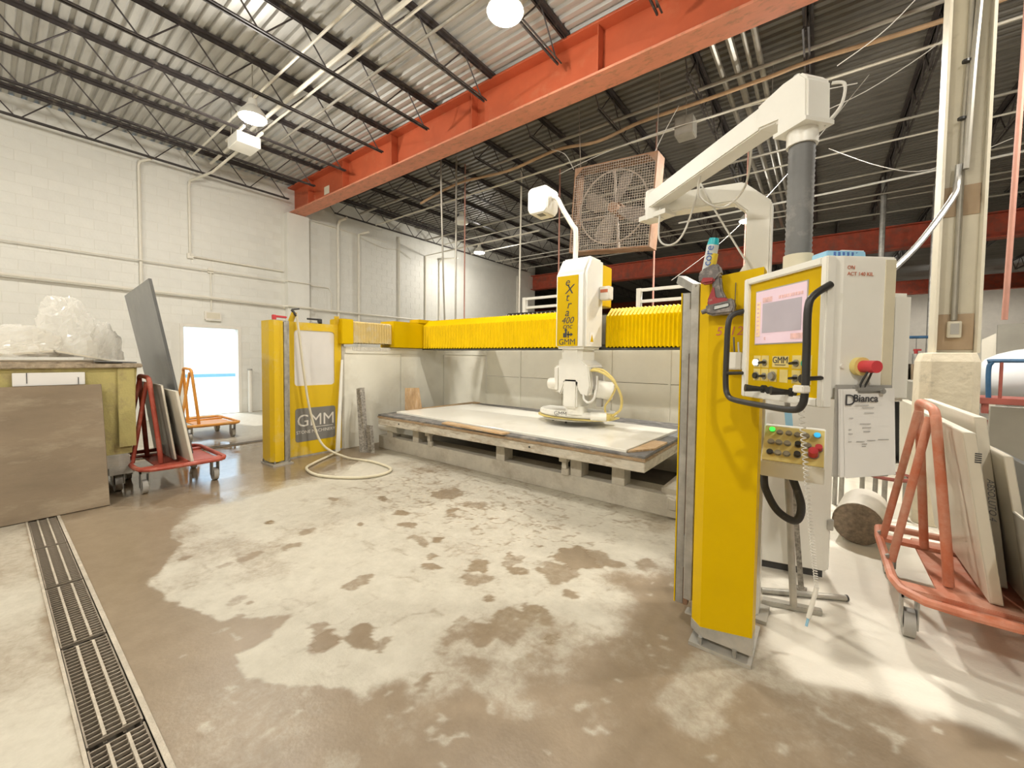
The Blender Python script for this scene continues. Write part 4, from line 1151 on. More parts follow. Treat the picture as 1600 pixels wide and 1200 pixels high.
build('hose', MB().tube(smoothline([(-6.05, 2.76, 2.10), (-6.03, 2.78, 1.85), (-6.0, 2.84, 1.2), (-5.98, 2.92, 0.65), (-5.85, 3.02, 0.2), (-5.5, 3.18, 0.03), (-5.0, 3.3, 0.02), (-4.5, 3.25, 0.02), (-4.36, 3.0, 0.02), (-4.5, 2.72, 0.02), (-4.92, 2.5, 0.02), (-5.35, 2.55, 0.02), (-5.55, 2.75, 0.02), (-5.75, 3.05, 0.02), (-5.9, 3.3, 0.03)], 8), 0.017, 8), 'hose_cream', ho, smooth=True)
build('nozzle', MB().cyl((-6.05, 2.76, 2.08), (-6.07, 2.70, 2.17), 0.018, 8).cyl((-6.07, 2.70, 2.17), (-6.05, 2.80, 2.19), 0.012, 8), 'dark_rubber', ho, smooth=True)

# ---- guard frame behind the bridge
gf = thing('rear_guard_frame', 'white tubular guard frame behind the bridge, seen right of the saw head', 'frame', (-2.2, 7.2, 1.68))
for x in (-2.6, -1.0):
    build('post', MB().box(x - 0.04, x + 0.04, 7.065, 7.145, 1.68, 2.76), 'white_machine', gf)
for z in (2.53, 2.73):
    build('rail', MB().box(-2.6, -1.0, 7.075, 7.135, z - 0.025, z + 0.025), 'white_machine', gf)
gf = thing('rear_guard_frame', 'white tubular guard frame behind the bridge, seen left of the saw head', 'frame', (-4.6, 7.2, 1.68))
for x in (-5.1, -3.9):
    build('post', MB().box(x - 0.04, x + 0.04, 7.065, 7.145, 1.68, 2.80), 'white_machine', gf)
for z in (2.58, 2.77):
    build('rail', MB().box(-5.1, -3.9, 7.075, 7.135, z - 0.025, z + 0.025), 'white_machine', gf)

# ---- right barrier column in the foreground
rc = thing('barrier_column', 'tall yellow barrier column in the right foreground beside the console', 'column', (-0.37, 2.35, 0))
rp_ = [(-0.52, 2.33), (-0.465, 2.275), (-0.228, 2.275), (-0.228, 2.40), (-0.24, 2.40), (-0.24, 2.30), (-0.50, 2.34), (-0.50, 2.42), (-0.52, 2.42)]
build('column', MB().prism(rp_, lambda x, y: (x, y, 0.085), lambda x, y: (x, y, 1.93 + (x + 0.52) * 0.12)), 'yellow_paint', rc)
build('dusty_foot', MB().prism([(-0.523, 2.329), (-0.466, 2.272), (-0.226, 2.272), (-0.226, 2.36), (-0.523, 2.36)], lambda x, y: (x, y, 0.05), lambda x, y: (x, y, 0.10 if x < -0.4 else 0.14)), 'steel_dusty', rc)
build('steel_post', MB().box(-0.575, -0.53, 2.36, 2.44, 0.17, 1.93), 'galvanised', rc, bevel=0.004, seg=1)
build('steel_post', MB().box(-0.645, -0.60, 2.46, 2.52, 0.08, 1.90), 'galvanised', rc, bevel=0.004, seg=1)
build('edge_strip', MB().box(-0.652, -0.645, 2.46, 2.53, 0.08, 1.90), 'yellow_paint', rc)
build('inner_strip', MB().box(-0.60, -0.577, 2.46, 2.50, 0.08, 1.80), 'fan_frame', rc)
build('top_bracket', MB().bar((-0.665, 2.50, 1.985), (-0.54, 2.38, 1.90), 0.05, 0.045), 'galvanised', rc)
build('hinge', MB().box(-0.60, -0.575, 2.42, 2.47, 0.32, 0.50).box(-0.60, -0.575, 2.42, 2.47, 1.55, 1.8), 'galvanised', rc, bevel=0.003)
build('base_plate', MB().box(-0.515, -0.225, 2.245, 2.62, 0.0, 0.018), 'steel_dusty', rc)
build('foot_bracket', MB().box(-0.53, -0.47, 2.36, 2.44, 0.018, 0.17).box(-0.56, -0.46, 2.34, 2.40, 0.10, 0.112), 'steel_dusty', rc, bevel=0.003)
for (x, y) in ((-0.46, 2.262), (-0.30, 2.262)):
    b = build('bolt', MB().cyl((x, y, 0.018), (x, y, 0.055), 0.011, 8), 'galvanised', rc)
text('marker_writing', '5712', 0.062, 'ink_red', rc, (-0.37, 2.2735, 1.66), (1, 0, 0), (0, 0, 1), shear=0.2, extrude=0.0004)
text('marker_writing', 'e', 0.05, 'ink_red', rc, (-0.27, 2.2735, 1.66), (1, 0, 0), (0, 0, 1), extrude=0.0004)

# drill hung upside down on the column
dr = thing('cordless_drill', 'red and grey cordless impact driver hung on the tall yellow column', 'drill', (-0.42, 2.24, 1.74))
y0, y1 = 2.20, 2.265
dp = lambda pts, mat, nm, a=y0, c=y1: build(nm, MB().prism(pts, lambda x, z: (x, a, z), lambda x, z: (x, c, z)), mat, dr, smooth=True, bevel=0.008)
dp([(-0.506, 1.945), (-0.50, 1.905), (-0.42, 1.91), (-0.40, 1.94), (-0.41, 1.985), (-0.43, 1.995), (-0.49, 1.97)], 'drill_grey', 'battery')
dp([(-0.497, 1.912), (-0.488, 1.895), (-0.43, 1.898), (-0.425, 1.93), (-0.485, 1.935)], 'drill_red', 'battery_cap', y0 - 0.006, y1 - 0.02)
dp([(-0.447, 1.925), (-0.405, 1.93), (-0.395, 1.86), (-0.375, 1.815), (-0.445, 1.815), (-0.435, 1.85)], 'drill_grey', 'grip', y0 + 0.008, y1 - 0.008)
dp([(-0.44, 1.87), (-0.425, 1.89), (-0.415, 1.83), (-0.36, 1.815), (-0.36, 1.785), (-0.455, 1.775), (-0.462, 1.81)], 'drill_red', 'grip_cover', y0 + 0.002, y1 - 0.03)
dp([(-0.465, 1.795), (-0.345, 1.818), (-0.335, 1.775), (-0.345, 1.745), (-0.44, 1.738), (-0.468, 1.75)], 'drill_grey', 'motor_body')
dp([(-0.43, 1.785), (-0.36, 1.797), (-0.358, 1.775), (-0.43, 1.76)], 'bottle_grey', 'name_plate', y0 - 0.004, y0 + 0.004)
build('chuck', MB().cyl((-0.468, 2.232, 1.765), (-0.49, 2.232, 1.758), 0.012, 10), 'drill_grey', dr, smooth=True)
build('hanging_cord', MB().tube([(-0.345, 2.262, 1.80), (-0.345, 2.268, 1.90)], 0.002, 5).tube([(-0.40, 2.262, 1.742), (-0.31, 2.268, 1.738)], 0.002, 5), 'wire_dark', dr)
# spray bottle on top of the column
sp_ = thing('spray_can', 'slim grey bottle with teal cap leaning on top of the yellow column', 'bottle', (-0.46, 2.34, 1.93))
ax_ = Vector((0.16, -0.02, 1)).normalized()
q0 = Vector((-0.487, 2.305, 1.945))
build('body', MB().tube([q0, q0 + ax_ * 0.15, q0 + ax_ * 0.165], 0.029, 16), 'bottle_grey', sp_, smooth=True)
build('label_stripe', MB().tube([q0 + ax_ * 0.01 + Vector((0.008, -0.001, 0)), q0 + ax_ * 0.12 + Vector((0.008, -0.001, 0))], 0.0265, 16), 'bottle_yellow', sp_, smooth=True)
build('cap', MB().tube([q0 + ax_ * 0.165, q0 + ax_ * 0.19, q0 + ax_ * 0.2], 0.028, 16, r2=0.022), 'teal_cap', sp_, smooth=True)
text('lettering', 'core', 0.056, 'blue_print', sp_, q0 + ax_ * 0.108 + Vector((-0.004, -0.031, 0)), ax_, Vector((-1, 0, 0.16)), extrude=0.0006)
# pen cup
pc = thing('pen_holder', 'small white pen holder stuck on the yellow column beside the console', 'holder', (-0.335, 2.25, 1.47))
build('cup', MB().box(-0.375, -0.30, 2.215, 2.272, 1.47, 1.555), 'white_clean', pc, bevel=0.006)
for k, (dx, h) in enumerate(((-0.365, 0.05), (-0.335, 0.07), (-0.315, 0.045))):
    build('pen', MB().cyl((dx, 2.243, 1.50), (dx - 0.008, 2.243, 1.56 + h), 0.004, 6), ('wood_offcut', 'wire_dark', 'wire_white')[k], pc)

# ================================================================== console on its swing arm
arm = thing('console_arm', 'white jointed swing arm carrying the control console', 'arm', (-0.31, 2.78, 0))
apoly = [(-0.245, 0), (-0.245, 2.42), (-0.39, 2.56), (-0.88, 2.60), (-0.88, 2.475), (-0.44, 2.455), (-0.37, 2.385), (-0.37, 0)]
build('post', MB().prism(apoly, lambda x, z: (x, 2.72, z), lambda x, z: (x, 2.83, z)), 'white_machine', arm, bevel=0.008)
build('gusset', MB().prism([(-0.37, 1.97), (-0.37, 2.09), (-0.43, 1.99)], lambda x, z: (x, 2.74, z), lambda x, z: (x, 2.81, z)), 'white_machine', arm)
build('foot_plate', MB().box(-0.40, -0.2, 2.68, 2.87, 0.0, 0.02), 'steel_dusty', arm)
build('pivot', MB().cyl((-0.92, 2.765, 2.45), (-0.92, 2.765, 2.64), 0.06, 18), 'white_machine', arm, smooth=True)
build('pivot_plate', MB().bar((-1.0, 2.80, 2.47), (-0.80, 2.72, 2.47), 0.11, 0.03), 'white_machine', arm)
A, Bp = Vector((-0.95, 2.78, 2.585)), Vector((-0.10, 2.08, 2.60))
dA = Vector((Bp.x - A.x, Bp.y - A.y, 0)).normalized()
sA = Vector((-dA.y, dA.x, 0))
rings = []
for (t, zc, h, w) in ((0.0, 2.565, 0.09, 0.10), (0.05, 2.57, 0.10, 0.10), (0.80, 2.60, 0.105, 0.10), (0.90, 2.603, 0.105, 0.10)):
    c = A.lerp(Bp, t)
    rings.append([Vector((c.x, c.y, zc)) + sA * (w / 2) * i + Vector((0, 0, h / 2 * j)) for i, j in ((-1, -1), (1, -1), (1, 1), (-1, 1))])
build('upper_boom', MB().loft(rings), 'white_machine', arm, bevel=0.006)
TX, TY = -0.088, 2.068
EP = [(-0.175, 2.55), (-0.175, 2.655), (-0.05, 2.675), (0.03, 2.67), (0.065, 2.63), (0.07, 2.472), (-0.07, 2.472), (-0.07, 2.53)]
build('elbow_block', MB().prism(EP, lambda a, z: Vector((TX, TY, z)) + dA * a - sA * 0.06, lambda a, z: Vector((TX, TY, z)) + dA * a + sA * 0.06), 'white_machine', arm, bevel=0.008)
build('elbow_flange', MB().obox((TX, TY, 2.468), dA, sA, (0, 0, 1), 0.15, 0.14, 0.016), 'white_machine', arm)
build('upper_collar', MB().cyl((TX, TY, 2.40), (TX, TY, 2.468), 0.055, 20), 'white_machine', arm, smooth=True)
dn = MB()
rr = []
for k in range(49):
    z = 2.42 - (2.42 - 1.94) * k / 48
    r_ = 0.046 + (0.002 if k % 2 else -0.001)
    rr.append([Vector((TX + r_ * math.cos(2 * math.pi * a / 20), TY + r_ * math.sin(2 * math.pi * a / 20), z)) for a in range(20)])
build('flexible_duct', dn.loft(rr), 'duct_grey', arm, smooth=True)
build('lower_collar', MB().cyl((TX, TY, 1.885), (TX, TY, 1.955), 0.052, 20), 'hose_cream', arm, smooth=True)
for (dx, rr_) in ((-0.03, 0.022), (-0.055, 0.018)):
    build('eye_ring', MB().tube(arc((TX + dx, TY - dx * 0.8, 2.69), rr_, 0, 2 * math.pi, 14, (dA.x, dA.y, 0), (0, 0, 1))[:-1], 0.004, 6, closed=True), 'galvanised', arm, smooth=True)
for pts in ([(-0.55, 2.42, 2.57), (-0.58, 2.5, 2.45), (-0.48, 2.62, 2.40), (-0.35, 2.5, 2.45), (-0.30, 2.32, 2.62)],
            [(-0.86, 2.70, 2.50), (-0.86, 2.69, 2.30), (-0.78, 2.69, 2.25), (-0.70, 2.69, 2.33), (-0.62, 2.70, 2.60)],
            [(-0.62, 2.70, 2.60), (-0.55, 2.69, 2.45), (-0.42, 2.68, 2.20), (-0.30, 2.66, 1.98)],
            [(TX + 0.09, TY, 2.62), (TX + 0.13, TY, 2.60), (TX + 0.12, TY, 2.52), (TX + 0.07, TY, 2.46)]):
    build('cable', MB().tube(smoothline(pts, 7), 0.006, 6), 'wire_white', arm, smooth=True)

CTH = math.atan2(-0.339, 0.2975)
cn = thing('control_console', 'hanging control console with screen, yellow front and black bar handle', 'console', (-0.129, 1.965, 0), rot=(0, 0, CTH))
Z0, Z1, HW = 1.352, 1.885, 0.226
fr = MB()
for (a, b_, c, d_) in ((-HW, -HW + 0.028, Z0, Z1), (HW - 0.028, HW, Z0, Z1), (-HW + 0.028, HW - 0.028, Z0, Z0 + 0.03), (-HW + 0.028, HW - 0.028, Z1 - 0.028, Z1)):
    fr.box(a, b_, -0.015, 0.02, c, d_)
build('front_frame', fr, 'white_machine', cn, bevel=0.004)
face = build('front_panel', MB().box(-HW + 0.02, HW - 0.02, 0.0, 0.012, Z0 + 0.02, Z1 - 0.02), 'yellow_paint', cn)
build('cabinet', MB().prism([(-HW, 0.02), (HW - 0.012, 0.02), (HW - 0.004, 0.05), (HW - 0.004, 0.25), (-HW, 0.25)], lambda x, y: (x, y, Z0 + 0.03), lambda x, y: (x, y, Z1 + 0.002)), 'white_machine', cn, bevel=0.006)
build('rear_box', MB().box(-HW + 0.03, HW - 0.02, 0.252, 0.34, Z0 + 0.02, Z1 - 0.12), 'white_machine', cn, smooth=True, bevel=0.015)
build('edge_tape', MB().box(HW - 0.004, HW - 0.001, 0.205, 0.243, Z0 + 0.06, Z1 - 0.01), 'hose_cream', cn)
sx0, sx1, sz0, sz1 = -0.155, 0.125, 1.59, 1.815
scr = build('screen', MB().box(sx0, sx1, -0.004, 0.0, sz0, sz1), 'screen_border', cn)
build('screen_pane', MB().box(sx0 + 0.045, sx1 - 0.02, -0.0055, -0.004, sz0 + 0.045, sz1 - 0.055), 'screen_pane', scr)
build('screen_menu', MB().box(sx0 + 0.006, sx0 + 0.03, -0.0055, -0.004, sz0 + 0.03, sz1 - 0.045), 'screen_menu', scr)
ic = MB()
for k in range(8):
    ic.box(sx0 + 0.012, sx0 + 0.024, -0.0062, -0.0055, sz0 + 0.04 + k * 0.018, sz0 + 0.047 + k * 0.018)
for k in range(9):
    ic.box(sx0 + 0.14 + k * 0.0145, sx0 + 0.149 + k * 0.0145, -0.0062, -0.004, sz1 - 0.045, sz1 - 0.033)
ic.box(sx0 + 0.045, sx0 + 0.10, -0.0062, -0.004, sz1 - 0.05, sz1 - 0.03).box(sx1 - 0.07, sx1 - 0.012, -0.0062, -0.004, sz0 + 0.012, sz0 + 0.034).box(sx0 + 0.06, sx0 + 0.066, -0.0062, -0.004, sz0 + 0.015, sz0 + 0.027)
build('screen_icons', ic, 'screen_icon', scr)
build('screen_frame', MB().box(sx0 - 0.005, sx1 + 0.005, -0.002, 0.0, sz0 - 0.005, sz1 + 0.005), 'grey_plastic', cn)
gpz = 1.512
build('logo_tag', MB().box(-0.045, 0.045, -0.002, 0, gpz - 0.022, gpz + 0.024), 'hose_yellow', face)
text('lettering', 'GMM', 0.038, 'ink', face, (0.0, -0.003, gpz + 0.006), (1, 0, 0), (0, 0, 1), extrude=0.0004)
build('tag_rule', MB().box(-0.03, 0.03, -0.003, -0.002, gpz - 0.014, gpz - 0.011), 'ink', face)


def button(nm, x, z, r_, mat, dep=0.014, ring=True, par=face, n=14):
    if ring:
        build('button_ring', MB().cyl((x, -0.005, z), (x, 0, z), r_ * 1.25, n), 'galvanised', par, smooth=True)
    return build(nm, MB().cyl((x, -dep, z), (x, -0.002, z), r_, n), mat, par, smooth=True)


def knob(x, z):
    build('button_ring', MB().cyl((x, -0.006, z), (x, 0, z), 0.014, 14), 'galvanised', face, smooth=True)
    build('switch_knob', MB().obox((x, -0.015, z), (1, 0, 0.15), (0, 1, 0), (-0.15, 0, 1), 0.026, 0.022, 0.009), 'black_plastic', face, bevel=0.002)


plates = MB()
for (x, z) in ((-0.14, 1.512), (-0.09, 1.512), (0.085, 1.512), (0.135, 1.512), (-0.14, 1.455), (-0.09, 1.455), (-0.04, 1.455), (0.02, 1.455), (0.085, 1.455), (0.135, 1.455)):
    plates.box(x - 0.022, x + 0.022, -0.0012, 0.0, z - 0.026, z + 0.026)
build('legend_plates', plates, 'hose_yellow', face)
button('push_button', -0.14, 1.508, 0.014, 'button_white_lit')
knob(-0.09, 1.508); knob(0.085, 1.508)
button('push_button', 0.135, 1.508, 0.014, 'button_green')
button('push_button', -0.14, 1.45, 0.013, 'black_plastic')
knob(-0.09, 1.45); knob(0.085, 1.45)
button('push_button', -0.04, 1.452, 0.016, 'galvanised')
button('push_button', 0.135, 1.45, 0.017, 'black_plastic', 0.02)
button('key_switch', -0.045, 1.392, 0.015, 'black_plastic', 0.018)
for (x, dx) in ((-0.085, -0.045), (0.075, -0.05)):
    build('joystick_base', MB().cyl((x, -0.012, 1.394), (x, 0, 1.394), 0.018, 14), 'black_plastic', face, smooth=True)
    build('joystick', MB().tube([(x, -0.01, 1.394), (x + dx * 0.3, -0.05, 1.396), (x + dx * 0.5, -0.075, 1.398)], 0.010, 10, r2=0.017), 'black_plastic', face, smooth=True)
hb_ = smoothline([(-HW, 0.005, 1.745), (-HW - 0.012, -0.05, 1.73), (-HW - 0.014, -0.075, 1.69), (-HW - 0.014, -0.08, 1.55), (-HW - 0.014, -0.08, 1.41), (-HW + 0.005, -0.08, 1.355), (-HW + 0.06, -0.08, 1.338), (0, -0.08, 1.335), (HW - 0.06, -0.08, 1.338), (HW - 0.012, -0.08, 1.36), (HW, -0.08, 1.42), (HW, -0.08, 1.56), (HW, -0.08, 1.70), (HW, -0.06, 1.745), (HW, 0.0, 1.785)], 5)
hn = build('bar_handle', MB().tube(hb_, 0.0125, 10), 'black_plastic', cn, smooth=True)
for s in (-1, 1):
    build('handle_stay', MB().cyl((s * (HW + 0.002), -0.085, 1.455), (s * (HW - 0.012), 0.0, 1.458), 0.008, 8), 'black_plastic', hn, smooth=True)
build('cord_clip', MB().box(HW - 0.03, HW + 0.02, -0.105, -0.075, 1.405, 1.432), 'white_clean', hn, bevel=0.004)
# emergency stop on the right side of the cabinet
xs = HW - 0.003
es_ = build('stop_base', MB().cyl((xs, 0.115, 1.50), (xs + 0.02, 0.115, 1.50), 0.032, 20), 'hose_yellow', cn, smooth=True)
build('stop_button', MB().tube([(xs + 0.018, 0.115, 1.50), (xs + 0.045, 0.118, 1.50), (xs + 0.05, 0.118, 1.50), (xs + 0.068, 0.118, 1.50)], 0.021, 16), 'button_red', es_, smooth=True)
build('strap', MB().tube(smoothline([(xs + 0.045, 0.11, 1.485), (xs + 0.03, 0.10, 1.44), (xs + 0.02, 0.105, 1.405), (xs + 0.03, 0.12, 1.44), (xs + 0.045, 0.125, 1.485)], 4), 0.0035, 6), 'black_plastic', es_)
build('screw', MB().cyl((xs, 0.055, 1.50), (xs + 0.006, 0.055, 1.50), 0.008, 10), 'white_clean', cn, smooth=True)
text('marker_writing', 'ON', 0.018, 'ink_red', cn, (xs + 0.0015, 0.075, 1.845), (0, 1, 0), (0, 0, 1), extrude=0.0004)
text('marker_writing', 'ACT 140 KIL', 0.018, 'ink_red', cn, (xs + 0.0015, 0.11, 1.823), (0, 1, 0), (0, 0, 1), extrude=0.0004)


def C2W(x, y, z):
    return Vector((-0.129 + x * math.cos(CTH) - y * math.sin(CTH), 1.965 + x * math.sin(CTH) + y * math.cos(CTH), z))


ROTC = (0, 0, CTH)
pk = thing('packet', 'small blue and white packet lying on top of the console', 'packet', C2W(0.12, 0.12, Z1 + 0.002), rot=ROTC)
build('carton', MB().prism([(-0.04, -0.075), (0.04, -0.08), (0.045, 0.07), (-0.035, 0.08)], lambda x, y: (x, y, 0.0), lambda x, y: (x * 0.96, y * 0.97, 0.034)), 'cyan_print', pk, bevel=0.004)
pt = MB()
for k in range(7):
    pt.box(0.0405, 0.0425, -0.055 + k * 0.017, -0.047 + k * 0.017, 0.006 + (k % 3) * 0.005, 0.028)
build('print_marks', pt, 'blue_print', pk)
build('white_flap', MB().box(-0.03, 0.036, -0.02, 0.066, 0.034, 0.037), 'paper_white', pk)

cb = thing('clipboard', 'grey clipboard with white paper sheets hung on the right side of the console', 'clipboard', C2W(HW + 0.012, 0.13, 1.11), rot=ROTC)
build('board', MB().box(-0.008, 0.0, -0.105, 0.105, 0.0, 0.325), 'grey_plastic', cb, bevel=0.002)
for k in range(4):
    o_ = 0.003 * k
    build('paper_sheet', MB().add([(0.001 + o_, -0.098 + 0.012 * (k == 3) - 0.004 * (k % 2), 0.31), (0.001 + o_, 0.10, 0.315), (0.004 + o_ * 1.3, 0.103 + 0.01 * (k == 3), 0.012), (0.004 + o_ * 1.3, -0.09 + 0.016 * (k == 3), 0.006 - 0.002 * k),
                                   (0.0018 + o_, -0.098 + 0.012 * (k == 3) - 0.004 * (k % 2), 0.31), (0.0018 + o_, 0.10, 0.315), (0.0048 + o_ * 1.3, 0.103 + 0.01 * (k == 3), 0.012), (0.0048 + o_ * 1.3, -0.09 + 0.016 * (k == 3), 0.006 - 0.002 * k)],
          [(0, 1, 2, 3), (4, 5, 6, 7), (0, 1, 5, 4), (1, 2, 6, 5), (2, 3, 7, 6), (3, 0, 4, 7)]), 'paper_white', cb)
build('bulldog_clip', MB().box(-0.012, 0.022, -0.045, 0.06, 0.298, 0.325), 'galvanised', cb, smooth=True, bevel=0.008)
build('clip_roller', MB().cyl((0.02, 0.045, 0.305), (0.026, 0.045, 0.305), 0.009, 10), 'galvanised', cb, smooth=True)
text('lettering', 'Bianca', 0.036, 'ink', cb, (0.0175, -0.012, 0.279), (0, 1, 0), (0, 0, 1), extrude=0.0003, bold=0.0006)
text('lettering', 'D', 0.055, 'ink', cb, (0.0175, -0.069, 0.272), (0, 1, 0), (0, 0, 1), extrude=0.0003)
pr = MB()
for (a, c, z) in ((-0.05, 0.0, 0.255), (-0.025, 0.02, 0.247), (-0.015, 0.02, 0.228), (-0.03, 0.01, 0.19), (-0.02, 0.012, 0.177), (-0.015, 0.01, 0.163), (-0.07, -0.055, 0.21), (-0.07, -0.06, 0.17), (-0.07, -0.055, 0.155), (-0.07, -0.058, 0.128), (-0.04, -0.01, 0.128), (0.0, 0.03, 0.132), (0.04, 0.08, 0.135), (-0.02, 0.0, 0.12), (-0.018, -0.004, 0.112)):
    pr.box(0.0175, 0.018, a, c, z, z + 0.0022)
build('print_lines', pr, 'ink_grey', cb)

# ---- push button box on a floor stand
bs = thing('button_station', 'small yellow topped push button box on a thin stand below the console', 'control box', (-0.1, 2.75, 0))
BZ = [(2.62, 0.875), (2.62, 0.958), (2.80, 1.135), (2.86, 1.135), (2.86, 0.875)]
build('box', MB().prism(BZ, lambda y, z: (-0.25, y, z), lambda y, z: (0.035, y, z)), 'white_machine', bs, bevel=0.004)
sl = Vector((0, 0.18, 0.177)).normalized()
nl = Vector((0, -sl.z, sl.y))
o0 = Vector((-0.25, 2.62, 0.958))
pl = build('top_plate', MB().obox(o0 + Vector((0.1425, 0, 0)) + sl * 0.126 + nl * 0.003, (1, 0, 0), sl, nl, 0.275, 0.235, 0.004), 'hose_yellow', bs)


def sbtn(u, v_, r_, mat, h=0.012, nm='push_button'):
    c = o0 + Vector((0.285 * u, 0, 0)) + sl * (0.252 * v_) + nl * 0.004
    build('button_ring', MB().cyl(c, c + nl * 0.005, r_ * 1.2, 14), 'galvanised', pl, smooth=True)
    return build(nm, MB().cyl(c, c + nl * h, r_, 14), mat, pl, smooth=True)


sbtn(0.14, 0.86, 0.014, 'button_green_lit')
for u in (0.27, 0.42, 0.56, 0.70):
    sbtn(u, 0.80 if u < 0.5 else 0.78, 0.014, 'button_grey')
sbtn(0.87, 0.82, 0.015, 'button_blue_lit')
for u in (0.14, 0.27, 0.41):
    sbtn(u, 0.52, 0.015, 'button_grey')
    sbtn(u, 0.24, 0.015, ('button_grey', 'black_plastic', 'button_grey')[int(u * 7.5) % 3])
sbtn(0.58, 0.50, 0.014, 'black_plastic', 0.026, 'selector_switch')
sbtn(0.58, 0.24, 0.015, 'black_plastic', 0.024, 'selector_switch')
sbtn(0.73, 0.52, 0.015, 'button_grey')
sbtn(0.82, 0.30, 0.022, 'button_red', 0.045, 'stop_button')
sbtn(0.90, 0.46, 0.016, 'button_red', 0.03, 'stop_button')
build('stand_pole', MB().cyl((-0.085, 2.945, 0.03), (-0.13, 2.80, 0.88), 0.019, 12), 'steel_dusty', bs, smooth=True)
build('stand_foot', MB().prism([(-0.245, 2.895), (0.055, 2.985), (0.05, 3.03), (-0.245, 2.955)], lambda x, y: (x, y, 0.0), lambda x, y: (x, y, 0.03)), 'steel_dusty', bs, bevel=0.004)
build('flexible_conduit', MB().tube(smoothline([(-0.235, 2.66, 0.87), (-0.22, 2.62, 0.80), (-0.16, 2.60, 0.70), (-0.08, 2.62, 0.66), (-0.06, 2.66, 0.74), (-0.11, 2.72, 0.88)], 7), 0.02, 10), 'dark_rubber', bs, smooth=True)
fl = thing('floor_rod', 'pale steel rod lying on the dusty floor at the stand foot', 'rod', (0, 3.1, 0))
build('rod', MB().cyl((-0.26, 3.04, 0.02), (0.175, 3.275, 0.02), 0.018, 10), 'steel_dusty', fl, smooth=True)
build('end_cap', MB().cyl((0.172, 3.273, 0.02), (0.18, 3.278, 0.02), 0.02, 10), 'dark_rubber', fl, smooth=True)
dp_ = thing('prop_bar', 'thin dark steel bar propped upright behind the button station stand', 'bar', (-0.06, 3.2, 0))
build('bar', MB().bar((-0.055, 3.25, 0.0), (-0.17, 3.1, 1.35), 0.03, 0.02), 'granite_dark', dp_)
build('tape_wrap', MB().bar((-0.142, 3.136, 1.05), (-0.158, 3.115, 1.22), 0.038, 0.03), 'cyan_print', dp_)
build('foot', MB().box(-0.085, -0.025, 3.23, 3.28, 0, 0.012), 'granite_dark', dp_)
pts = []
P0, P1 = C2W(HW - 0.01, -0.09, 1.40), Vector((0.02, 2.62, 0.33))
for k in range(420):
    t = k / 419
    c = P0.lerp(P1, t) + Vector((0, 0, -0.02 * math.sin(t * math.pi)))
    a = t * 2 * math.pi * 52
    pts.append(c + Vector((0.009 * math.cos(a), 0.009 * math.sin(a), 0)))
ct = thing('pendant_cord', 'cream coiled cord hanging from the console handle with a white probe', 'cord', (P1.x, P1.y, 0.1))
build('coil', MB().tube(pts, 0.0022, 5), 'wire_white', ct, smooth=True)
build('probe', MB().tube([P1 + Vector((0, 0, 0.005)), P1 + Vector((-0.004, -0.01, -0.02)), P1 + Vector((-0.03, -0.05, -0.15))], 0.011, 10), 'white_clean', ct, smooth=True)
build('probe_tip', MB().tube([P1 + Vector((-0.03, -0.05, -0.15)), P1 + Vector((-0.037, -0.06, -0.19))], 0.006, 8), 'cyan_print', ct, smooth=True)

ec = thing('electrical_cabinet', 'white electrical cabinet standing behind the button station', 'cabinet', (-0.25, 3.6, 0))
build('body', MB().prism([(-0.42, 3.38), (0.075, 3.50), (0.035, 3.85), (-0.46, 3.73)], lambda x, y: (x, y, 0.06), lambda x, y: (x, y, 1.74)), 'white_machine', ec, bevel=0.006)
build('door_edge', MB().prism([(0.06, 3.49), (0.085, 3.496), (0.088, 3.53), (0.064, 3.53)], lambda x, y: (x, y, 0.08), lambda x, y: (x, y, 1.72)), 'white_machine', ec)
build('kick_plinth', MB().prism([(-0.40, 3.42), (0.055, 3.53), (0.02, 3.83), (-0.44, 3.71)], lambda x, y: (x, y, 0.0), lambda x, y: (x, y, 0.06)), 'dark_rubber', ec)
build('hinge', MB().box(0.07, 0.105, 3.475, 3.52, 0.36, 0.43), 'galvanised', ec, bevel=0.004)

# ================================================================== big square fan
fn = thing('shop_fan', 'big square brown framed fan with wire guard hung under the joists', 'fan', (-3.0, 6.9, 3.4))
TL, TR, BR, BL_ = Vector((-3.844, 6.70, 5.0)), Vector((-2.294, 6.70, 4.90)), Vector((-2.188, 6.73, 3.36)), Vector((-3.70, 6.73, 3.50))
ctr = (TL + TR + BR + BL_) / 4
fx = ((TR + BR) / 2 - (TL + BL_) / 2).normalized()
fz = ((TL + TR) / 2 - (BL_ + BR) / 2)
fz = (fz - fx * fz.dot(fx)).normalized()
fy = fz.cross(fx)
W_, DPT = 0.76, 0.34
for (cx_, cz_, sx_, sz_) in ((-W_ + 0.01, 0, 0.02, 2 * W_), (W_ - 0.01, 0, 0.02, 2 * W_), (0, W_ - 0.01, 2 * W_ - 0.04, 0.02), (0, -W_ + 0.01, 2 * W_ - 0.04, 0.02)):
    build('frame_board', MB().obox(ctr + fx * cx_ + fz * cz_ + fy * DPT / 2, fx, fy, fz, sx_, DPT, sz_), 'fan_frame', fn)
ring = [ctr + fy * 0.1 + (fx * math.cos(a * math.pi / 24) + fz * math.sin(a * math.pi / 24)) * 0.63 for a in range(48)]
build('shroud_ring', MB().tube(ring, 0.016, 6, closed=True), 'fan_wire', fn, smooth=True)
gw = MB()
for k in range(-17, 18):
    t = k * 0.043
    gw.bar(ctr + fx * t - fz * (W_ - 0.02), ctr + fx * t + fz * (W_ - 0.02), 0.006, 0.006, up=fy)
    gw.bar(ctr + fz * t - fx * (W_ - 0.02), ctr + fz * t + fx * (W_ - 0.02), 0.006, 0.006, up=fy)
build('wire_guard', gw, 'fan_wire', fn)
